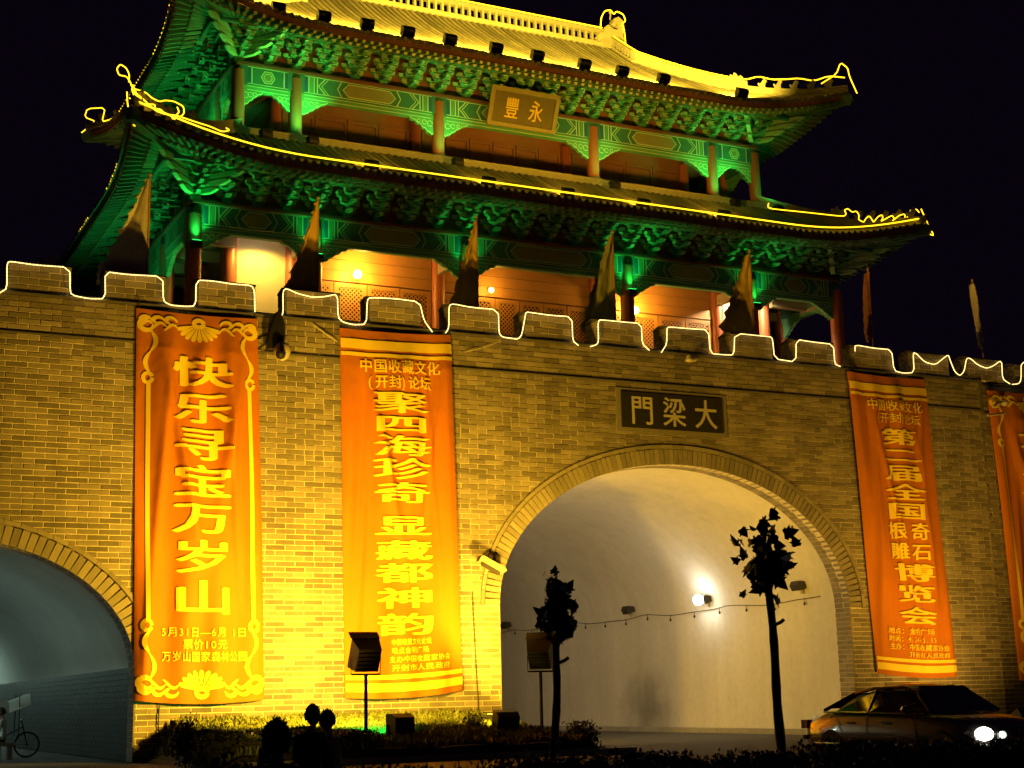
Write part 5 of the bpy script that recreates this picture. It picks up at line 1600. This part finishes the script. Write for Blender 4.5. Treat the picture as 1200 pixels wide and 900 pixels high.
# street trees with big lobed leaves
def leaf_mesh():
    pts = []
    for k in range(11):
        a = -pi * .5 + 2 * pi * (k + .0) / 11
    prof = [(0, -.05), (.28, -.12), (.42, .10), (.30, .16), (.52, .42), (.28, .40), (.24, .52), (0, .95)]
    P = [Vector((x, 0, z)) for x, z in prof] + [Vector((-x, 0, z)) for x, z in prof[-2:0:-1]]
    for p in P: p.y = -.25 * abs(p.x) + .08 * p.z
    mb = MB(); c = Vector((0, 0, .25)); mb.add([c] + P, [(0, i + 1, (i + 1) % len(P) + 1) for i in range(len(P))])
    return mb.mesh('leaf', M['leaf'])
LEAF = leaf_mesh()
def street_tree(label, x, y, ztop, h0, w, seed, n, lean=(0, 0), r0=.085):
    r = random.Random(seed)
    t = thing('street_tree', label, 'tree', (x, y, 0), 'young street trees by the road')
    b = MB(); zt_ = ztop - .55
    pts = []; rr = []
    for k in range(16):
        v = k / 15; pts.append((x + lean[0] * v + .02 * sin(v * 9 + seed), y + lean[1] * v, zt_ * v)); rr.append(r0 * (1.15 - .38 * v) * (1 + .07 * sin(k * 2.3)))
    b.tube(pts, r0, 10, rr=rr); b.build('trunk', M['bark'], t, smooth=True)
    top = Vector(pts[-1])
    stub = Vector(pts[11])
    b = MB(); b.tube([Vector(pts[10]), Vector(pts[10]) + Vector((.16, 0, .06)), Vector(pts[10]) + Vector((.22, 0, .10))], .03, 6); b.build('branch_stub', M['bark'], t)
    crown = []
    for k in range(9):
        a = r.uniform(0, 6.28); v = r.uniform(.55, 1.0); base = Vector(pts[int(15 * v) if v < 1 else 15]); base.z = max(base.z, h0)
        e = Vector((x + lean[0] + cos(a) * w * r.uniform(.3, .85), y + sin(a) * w * r.uniform(.3, .85), base.z + r.uniform(.15, ztop - h0) * .6)); e.z = min(e.z, ztop - .1)
        crown.append((base, e))
    crown.append((top, Vector((x + lean[0], y, ztop - .1))))
    b = MB()
    for base, e in crown: b.tube([base, (base + e) / 2 + Vector((0, 0, .04)), e], .014, 5, rr=[.022, .015, .007])
    b.build('branches', M['bark'], t)
    zc = (h0 + ztop) / 2
    for i in range(n):
        if r.random() < .6:
            base, e = r.choice(crown); q = base.lerp(e, r.uniform(.35, 1.08)) + Vector((r.gauss(0, .07), r.gauss(0, .07), r.gauss(0, .07)))
        else:
            q = Vector((x + lean[0] + r.gauss(0, w * .42), y + r.gauss(0, w * .42), zc + r.gauss(0, (ztop - h0) * .22)))
        s = r.uniform(.14, .29)
        o = link_copy('leaf', LEAF, q, t, rot=(r.uniform(-1.2, 1.2), r.uniform(-2.8, 2.8), r.uniform(0, 6.28)))
        o.scale = (s, s, s)
    return t
street_tree('taller street tree with a ragged leafy head in front of the big passage', 14.44, 20.0, 4.12, 2.95, .50, 21, 160, lean=(-.12, 0), r0=.075)
street_tree('smaller street tree overlapping the second floodlight stand', 11.42, 22.0, 3.36, 2.2, .30, 35, 115, lean=(.16, 0), r0=.066)

# ================================================================== the car
def make_car(x, y, heading):
    t = thing('car', 'dark saloon car with bright headlights, standing in front of the right wall', 'car', (0, 0, 0))
    # local: +X forward, +Y left, origin on the ground at the centre
    def loft(secs, name, m, par, smooth=True, kind=None):
        b = MB(); b.grid(secs, close=False)
        o = b.build(name, m, par, smooth=smooth); return o
    # lower body: stations (x, half width, z bottom, z shoulder, z top centre)
    st = [(-2.30, .62, .42, .62, .70), (-2.24, .76, .30, .72, .92), (-2.05, .83, .25, .80, 1.00), (-1.7, .87, .22, .86, 1.02), (-1.2, .89, .20, .90, 1.00), (-.6, .90, .19, .91, .98),
          (0, .90, .19, .90, .97), (.6, .90, .19, .88, .96), (1.1, .89, .20, .86, .95), (1.5, .87, .22, .82, .91), (1.9, .84, .24, .76, .84), (2.15, .78, .26, .68, .74), (2.28, .66, .32, .58, .62)]
    rows = []
    for (sx, hw, z0, zs, zt) in st:
        sec = [(hw * .80, z0), (hw * .97, z0 + .07), (hw * 1.0, z0 + (zs - z0) * .45), (hw * .985, zs - .05), (hw * .94, zs), (hw * .80, zs + (zt - zs) * .55), (hw * .4, zt - .01), (0, zt)]
        full = sec + [(-a, c) for a, c in sec[-2::-1]]
        rows.append([Vector((sx, a, c)) for a, c in full])
    body = loft(rows, 'body', M['carpaint'], t)
    b = MB(); n = len(rows[0]); b.add(rows[0], [tuple(range(n))]); b.add(rows[-1], [tuple(range(n - 1, -1, -1))]); b.box(-2.2, 2.2, -.75, .75, .16, .3); b.build('end_caps', M['carpaint'], body)
    # greenhouse
    roof = [(-1.55, .60, 1.02), (-1.05, .58, 1.30), (-.6, .57, 1.42), (-.1, .57, 1.46), (.35, .56, 1.44), (.62, .55, 1.38)]
    b = MB(); rws = []
    for sx, hw, z in roof[1:]:
        rws.append([Vector((sx, a * hw, z - .10 * abs(a) ** 3 + (.0))) for a in (-1.08, -.9, -.5, 0, .5, .9, 1.08)])
    b.grid(rws); rf = b.build('roof_panel', M['carpaint'], body, smooth=True)
    def pane(pts, name='window', m='carglass', th=None):
        b = MB(); k = len(pts); b.add(pts, [tuple(range(k))]); return b.build(name, M[m], t)
    for sg in (-1, 1):
        W0, W1 = .86 * sg, .60 * sg
        pane([(-1.28, W0 * .98, .97), (-.42, W0, .96), (-.42, W1 * 1.0, 1.33), (-.92, W1 * .98, 1.27)])
        pane([(-.36, W0, .96), (.78, W0 * .99, .94), (.36, W1, 1.34), (-.36, W1 * 1.0, 1.335)])
        b = MB()
        b.tube([(-1.62, W0 * .96, .99), (-1.0, W1 * .98, 1.29), (-.5, W1 * 1.0, 1.37), (.30, W1, 1.38), (.62, W1 * 1.02, 1.30), (1.12, W0 * .96, .95)], .035, 6)
        b.tube([(-.39, W0, .95), (-.39, W1, 1.36)], .03, 5)
        b.build('pillar', M['carpaint'], body)
        b = MB(); b.tube([(-1.6, W0 * 1.005, .965), (-.4, W0 * 1.03, .95), (1.0, W0 * 1.01, .93)], .016, 5); b.build('window_trim', M['chrome'], t)
        b = MB(); b.tube([(-1.9, .885 * sg, .40), (0, .925 * sg, .38), (1.6, .90 * sg, .40)], .018, 5); b.build('side_moulding', M['chrome'], t)
        b = MB(); b.tube([(-.40, .905 * sg, .90), (-.42, .915 * sg, .3)], .008, 4); b.tube([(.78, .90 * sg, .88), (.86, .91 * sg, .3)], .008, 4); b.tube([(-1.25, .895 * sg, .9), (-1.1, .905 * sg, .62)], .008, 4); b.build('door_gap', M['black'], body, kind='stuff')
        for hx in (-.95, .0):
            b = MB(); b.box(hx, hx + .2, min(.905 * sg, .925 * sg), max(.905 * sg, .925 * sg), .76, .79); b.build('door_handle', M['chrome'], t)
        b = MB(); b.sphere((.72, .98 * sg, 1.0), .11, 8, sz=.7); b.tube([(.70, .86 * sg, .96), (.72, .94 * sg, .98)], .03, 5); b.build('wing_mirror', M['carpaint'], t)
        for wx in (-1.42, 1.38):
            w_ = MB()
            rp = [(.20, 0), (.31, 0), (.325, .03), (.325, .17), (.31, .2), (.20, .2)]
            rowsw = [[Vector((wx + r_ * cos(2 * pi * k / 24), sg * (.90 - yv), .325 + r_ * sin(2 * pi * k / 24))) for k in range(24)] for r_, yv in rp]
            w_.grid(rowsw, close=True); ty = w_.build('tyre', M['rubber'], t, smooth=False)
            w_ = MB(); w_.add([Vector((wx + .20 * cos(2 * pi * k / 20), sg * .87, .325 + .2 * sin(2 * pi * k / 20))) for k in range(20)], [tuple(range(20))])
            for k in range(6):
                a = 2 * pi * k / 6; c0 = Vector((wx, sg * .885, .325)); e = c0 + Vector((cos(a) * .2, 0, sin(a) * .2)); w_.tube([c0, e], .022, 4)
            w_.build('rim', M['rim'], ty)
        # headlight and tail light
        b = MB(); b.add([(2.12, .80 * sg, .50), (2.31, .52 * sg, .46), (2.29, .50 * sg, .60), (2.0, .84 * sg, .66), (1.90, .875 * sg, .60)], [(0, 1, 2, 3, 4)]); b.build('headlight', M['chrome'], t)
        b = MB(); b.sphere((2.19, .69 * sg, .59), .15, 16, sz=.75); b.build('headlamp_bulb', M['headlamp'], t)
        b = MB(); b.box(-2.33, -2.16, min(.48 * sg, .82 * sg), max(.48 * sg, .82 * sg), .66, .82); b.build('tail_light', M['taillamp'], t)
    pane([(.80, -.76, .96), (.80 + .35, -.72, .955), (1.15, .72, .955), (.80, .76, .96)][0:0] or [(1.14, -.78, .95), (1.14, .78, .95), (.60, .55, 1.40), (.60, -.55, 1.40)], 'windscreen')
    pane([(-1.62, -.74, 1.02), (-1.06, -.56, 1.32), (-1.06, .56, 1.32), (-1.62, .74, 1.02)], 'rear_window')
    b = MB(); b.box(2.27, 2.33, -.42, .42, .50, .64)
    b.build('grille', M['chrome'], t)
    b = MB()
    for k in range(9): b.box(2.335, 2.34, -.40 + k * .1, -.36 + k * .1, .51, .63)
    b.build('grille_bars', M['black'], t)
    b = MB(); b.tube([(-2.26, -.80, .50), (-2.36, -.55, .50), (-2.38, 0, .50), (-2.36, .55, .50), (-2.26, .80, .50)], .05, 6); b.tube([(2.14, -.82, .38), (2.34, -.5, .38), (2.38, 0, .38), (2.34, .5, .38), (2.14, .82, .38)], .05, 6); b.build('bumper', M['chrome'], t)
    b = MB(); b.sphere((2.32, -.40, .57), .065, 10); b.build('side_lamp', M['headglow'], t)
    b = MB(); b.box(2.385, 2.40, -.26, .26, .33, .45); b.build('number_plate', M['blue'], t)
    l = add_light('SPOT', 'headlight_beam', (2.42, -.64, .64), 60, (.95, 1.0, .92), t, (12, -1.5, .1), 60, .6, .06)
    t.location = (x, y, 0); t.rotation_euler = (0, 0, heading)
    return t
make_car(18.86, 21.9, radians(-90 + 3))

# ================================================================== people (skinned bodies)
def person(label, base, facing, skin_m, top_m, pose='sit', scale=1.0, hair='short', seat=.45, cat='person', low='shirtdark'):
    t = thing('person', label, cat, base)
    cs, sn = cos(facing), sin(facing)
    def Wp(v):   # local x right, y forward
        return Vector((base[0] + (v[0] * cs - v[1] * sn) * scale, base[1] + (v[0] * sn + v[1] * cs) * scale, base[2] + v[2] * scale))
    if pose == 'sit':
        z = seat; J = {'pel': (0, 0, z + .08), 'spi': (0, .03, z + .30), 'che': (0, .05, z + .47), 'nek': (0, .05, z + .60), 'hd': (0, .08, z + .68),
             'shl': (-.17, .04, z + .53), 'shr': (.17, .04, z + .53), 'ell': (-.25, .10, z + .27), 'elr': (.25, .10, z + .27), 'wrl': (-.14, .34, z + .20), 'wrr': (.14, .34, z + .20), 'hal': (-.11, .42, z + .19), 'har': (.11, .42, z + .19),
             'hil': (-.09, .04, z + .06), 'hir': (.09, .04, z + .06), 'knl': (-.12, .46, z + .04), 'knr': (.12, .46, z + .04), 'anl': (-.12, .44, .08), 'anr': (.12, .44, .08), 'tol': (-.12, .62, .04), 'tor': (.12, .62, .04)}
    else:
        J = {'pel': (0, 0, .93), 'spi': (0, 0, 1.12), 'che': (0, 0, 1.30), 'nek': (0, 0, 1.45), 'hd': (0, .03, 1.53),
             'shl': (-.18, 0, 1.38), 'shr': (.18, 0, 1.38), 'ell': (-.24, .02, 1.10), 'elr': (.24, .02, 1.10), 'wrl': (-.25, .12, .86), 'wrr': (.25, .12, .86), 'hal': (-.25, .15, .78), 'har': (.25, .15, .78),
             'hil': (-.09, 0, .88), 'hir': (.09, 0, .88), 'knl': (-.10, .03, .48), 'knr': (.10, .03, .48), 'anl': (-.10, 0, .08), 'anr': (.10, 0, .08), 'tol': (-.11, .17, .04), 'tor': (.11, .17, .04)}
    R = dict(pel=.14, spi=.125, che=.14, nek=.055, hd=.055, shl=.07, shr=.07, ell=.045, elr=.045, wrl=.03, wrr=.03, hal=.03, har=.03, hil=.10, hir=.10, knl=.065, knr=.065, anl=.045, anr=.045, tol=.035, tor=.035)
    E = [('pel', 'spi'), ('spi', 'che'), ('che', 'nek'), ('nek', 'hd'), ('che', 'shl'), ('che', 'shr'), ('shl', 'ell'), ('shr', 'elr'), ('ell', 'wrl'), ('elr', 'wrr'), ('wrl', 'hal'), ('wrr', 'har'), ('pel', 'hil'), ('pel', 'hir'), ('hil', 'knl'), ('hir', 'knr'), ('knl', 'anl'), ('knr', 'anr'), ('anl', 'tol'), ('anr', 'tor')]
    ks = list(J)
    V = [Wp(J[k]) - Vector(base) for k in ks]; rad = [R[k] * scale for k in ks]; ed = [(ks.index(a), ks.index(c)) for a, c in E]
    # five fingers rooted in each palm
    for sd, h, wr in ((-1, 'hal', 'wrl'), (1, 'har', 'wrr')):
        hv = Vector(J[h]); dv = (hv - Vector(J[wr])).normalized(); sv = Vector((1, 0, 0))
        for q, (off, ln) in enumerate(((-.032, .06), (-.011, .078), (.011, .082), (.032, .07))):
            a = hv + sv * off * 1.0; m1 = a + dv * ln * .6; m2 = m1 + (dv * .5 + Vector((0, 0, -.8))).normalized() * ln * .5
            i0 = len(V); V += [Wp(m1) - Vector(base), Wp(m2) - Vector(base)]; rad += [.010 * scale, .008 * scale]; ed += [(ks.index(h), i0), (i0, i0 + 1)]
        a = hv + sv * (-sd) * .04 + dv * .01; m2 = a + dv * .035 - sv * sd * .012
        i0 = len(V); V += [Wp(a) - Vector(base), Wp(m2) - Vector(base)]; rad += [.012 * scale, .010 * scale]; ed += [(ks.index(h), i0), (i0, i0 + 1)]
    me = bpy.data.meshes.new('body'); me.from_pydata([tuple(v) for v in V], ed, []); me.update()
    tmp = bpy.data.objects.new('body', me); COL.objects.link(tmp)
    md = tmp.modifiers.new('skin', 'SKIN'); md.use_smooth_shade = True
    for i, s in enumerate(me.skin_vertices[0].data): s.radius = (rad[i], rad[i] * (.82 if i < 3 else 1)); s.use_root = (i == 0)
    sb = tmp.modifiers.new('sub', 'SUBSURF'); sb.levels = 1; sb.render_levels = 1
    dg = bpy.context.evaluated_depsgraph_get(); dg.update()
    m2 = bpy.data.meshes.new_from_object(tmp.evaluated_get(dg)); bpy.data.objects.remove(tmp)
    m2.materials.clear(); m2.materials.append(M[skin_m]); m2.materials.append(M[top_m]); m2.materials.append(M[low])
    zmid = Wp((0, 0, J['pel'][2])).z - base[2]; zn = (J['nek'][2] - .01) * scale
    wl = [Wp(J[k]) - Vector(base) for k in ('wrl', 'wrr')]
    for p in m2.polygons:
        c = p.center
        hand = min((c - q).length for q in wl) < .05 or min((c - (Wp(J[k]) - Vector(base))).length for k in ('hal', 'har')) < .13 * scale
        yf = (c.x * -sn + c.y * cs)
        if hand or c.z > zn: p.material_index = 0
        elif c.z > zmid - .02 and yf < .42 * scale and not (pose == 'sit' and c.z < (seat + .12) * scale and yf > .14): p.material_index = 1
        else: p.material_index = 2
        p.use_smooth = True
    bo = bpy.data.objects.new('body', m2); COL.objects.link(bo); bo.parent = t
    # head with face
    hz = J['hd'][2] + .10; hy = J['hd'][1] + .02
    b = MB(); rows = []
    for i in range(15):
        a = pi * i / 14; row = []
        for k in range(20):
            th = 2 * pi * k / 20
            x = .077 * sin(a) * cos(th); y = .098 * sin(a) * sin(th); z = -.122 * cos(a)
            if z < -.02: x *= 1 + (z + .02) * 2.6; y *= 1 + (z + .02) * 1.2
            front = max(0, sin(th)) ** 6 * sin(a)
            y += front * .018 * math.exp(-((z + .015) / .022) ** 2)
            y += max(0, sin(th)) ** 2 * .006 * math.exp(-((z + .06) / .012) ** 2)
            for ex in (-1, 1): y -= .008 * math.exp(-((x - ex * .03) / .016) ** 2 - ((z - .005) / .014) ** 2) * (sin(th) > 0)
            row.append(Wp((x, hy + y, hz + z)))
        rows.append(row)
    b.grid(rows, close=True); b.build('head', M[skin_m], t, smooth=True)
    b = MB()
    for ex in (-1, 1): b.sphere(Wp((ex * .03, hy + .083, hz + .008)), .010 * scale, 6)
    b.build('eyes', M['hair'], t)
    b = MB()
    for ex in (-1, 1): b.sphere(Wp((ex * .078, hy - .005, hz - .01)), .020 * scale, 6, sz=1.5)
    b.build('ears', M[skin_m], t)
    b = MB(); rows = []; kx = 1.0 if hair == 'short' else 1.38
    for i in range(11):
        a = pi * (.30 if hair != 'short' else .38) + pi * (1 - (.30 if hair != 'short' else .38)) * i / 10
        row = []
        for k in range(20):
            th = 2 * pi * k / 20; cut = 1 if sin(th) < .35 else 0
            x = .086 * kx * sin(a) * cos(th); y = .106 * kx * sin(a) * sin(th) - .012 - (.03 if hair != 'short' else 0); z = -.132 * (kx * .55 + .45) * cos(a)
            if not cut and z < .05: z = .05 + (z - .05) * .1; y *= .9
            q = 1 + .035 * sin(th * 5 + i) + .03 * sin(th * 9 + i * 2.3)
            row.append(Wp((x * q, hy + y * q, hz + z * q)))
        rows.append(row)
    b.grid(rows, close=True); b.add(rows[-1], [tuple(range(20))])
    rh = random.Random(len(label))
    for _ in range(90):
        rr0 = rh.choice(rows[2:]); p0 = rh.choice(rr0); cc = Wp((0, hy, hz)); dd = (p0 - cc).normalized(); tv = Vector((rh.gauss(0, .35), rh.gauss(0, .35), rh.gauss(0, .35)))
        b.tube([p0 - dd * .01, p0 + (dd + tv * .5) * .007 * kx, p0 + (dd * .6 + tv) * .016 * kx], .006, 3, rr=[.010, .007, .002])
    b.build('hair', M['hair'], t, smooth=True)
    return t
person('person with bushy dark hair seated with back to the camera in the near left', (3.62, 11.6, 0), radians(-5), 'skin', 'shirtdark', 'sit', 1.0, 'bushy', seat=.29)
person('left one of the close pair seated behind, with dark top', (5.66, 17.0, 0), radians(-55), 'skin', 'shirtdark', 'sit', 1.0, 'short', seat=.42)
person('right one of the close pair seated behind, with pale top', (6.02, 17.15, 0), radians(35), 'skin', 'shirtpale', 'sit', .98, 'short', seat=.38)
def bench(label, x0, x1, y, z):
    t = thing('bench', label, 'bench', ((x0 + x1) / 2, y, 0), 'low stone benches by the road')
    b = MB(); b.box(x0, x1, y - .2, y + .2, z - .07, z); b.build('seat', M['stone'], t)
    for x in (x0 + .12, x1 - .12):
        b = MB(); b.box(x - .06, x + .06, y - .16, y + .16, 0, z - .07); b.build('leg', M['stone'], t)
bench('low stone bench under the bushy haired person', 3.2, 4.1, 11.55, .26)
bench('low stone bench under the close pair of people', 5.35, 6.35, 17.05, .36)

# ---- tricycle and person inside the left passage
def wheel(c, r, ax, par, name='wheel'):
    b = MB(); n = 20
    def P(a, q): return Vector((c[0] + (cos(a) * q if ax != 'x' else 0), c[1] + (cos(a) * q if ax == 'x' else 0), c[2] + sin(a) * q))
    b.tube([P(2 * pi * k / n, r) for k in range(n + 1)], .028, 5, caps=False)
    for k in range(10): b.tube([P(2 * pi * k / 10, .03), P(2 * pi * k / 10, r)], .005, 3)
    b.sphere(c, .035, 6)
    return b.build(name, M['rubber'], par)
tc = thing('cargo_tricycle', 'cargo tricycle with a white canvas canopy parked inside the left passage', 'tricycle', (6.0, 46.0, 0))
wheel((6.9, 46.0, .36), .34, 'y', tc); wheel((5.2, 45.6, .36), .34, 'y', tc); wheel((5.2, 46.4, .36), .34, 'y', tc)
b = MB(); b.tube([(6.9, 46, .36), (6.75, 46, .95), (6.72, 46, 1.05)], .022, 6); b.tube([(6.76, 46, .85), (5.9, 46, .42), (5.2, 46, .40)], .022, 6); b.tube([(6.72, 45.75, 1.06), (6.74, 46.25, 1.06)], .018, 6); b.build('frame', M['black'], tc)
b = MB(); b.box(4.7, 5.7, 45.62, 46.38, .55, .60); b.box(4.7, 4.74, 45.62, 46.38, .6, .85); b.box(5.66, 5.7, 45.62, 46.38, .6, .85); b.box(4.74, 5.66, 45.62, 45.66, .6, .84); b.build('cargo_box', M['dark'], tc)
b = MB()
for x in (5.4, 6.6):
    for y in (45.6, 46.4): b.tube([(x, y, .6), (x, y, 1.78)], .015, 5)
b.build('canopy_post', M['black'], tc)
b = MB(); b.grid([[Vector((5.75 + 1.15 * i / 12, 45.55 + .9 * j / 4, 1.78 - .22 * (1 - abs(i / 6 - 1)) * 1.0 - (.3 if j == 0 else 0))) for i in range(13)] for j in range(5)]); b.build('canopy', M['canvas'], tc)
person('person in a white shirt seated beside the tricycle in the left passage', (6.12, 44.9, 0), radians(70), 'skin', 'shirtwhite', 'sit', 1.0, 'short', seat=.5)
bench('low stool under the white shirted person in the left passage', 5.85, 6.4, 44.9, .46)
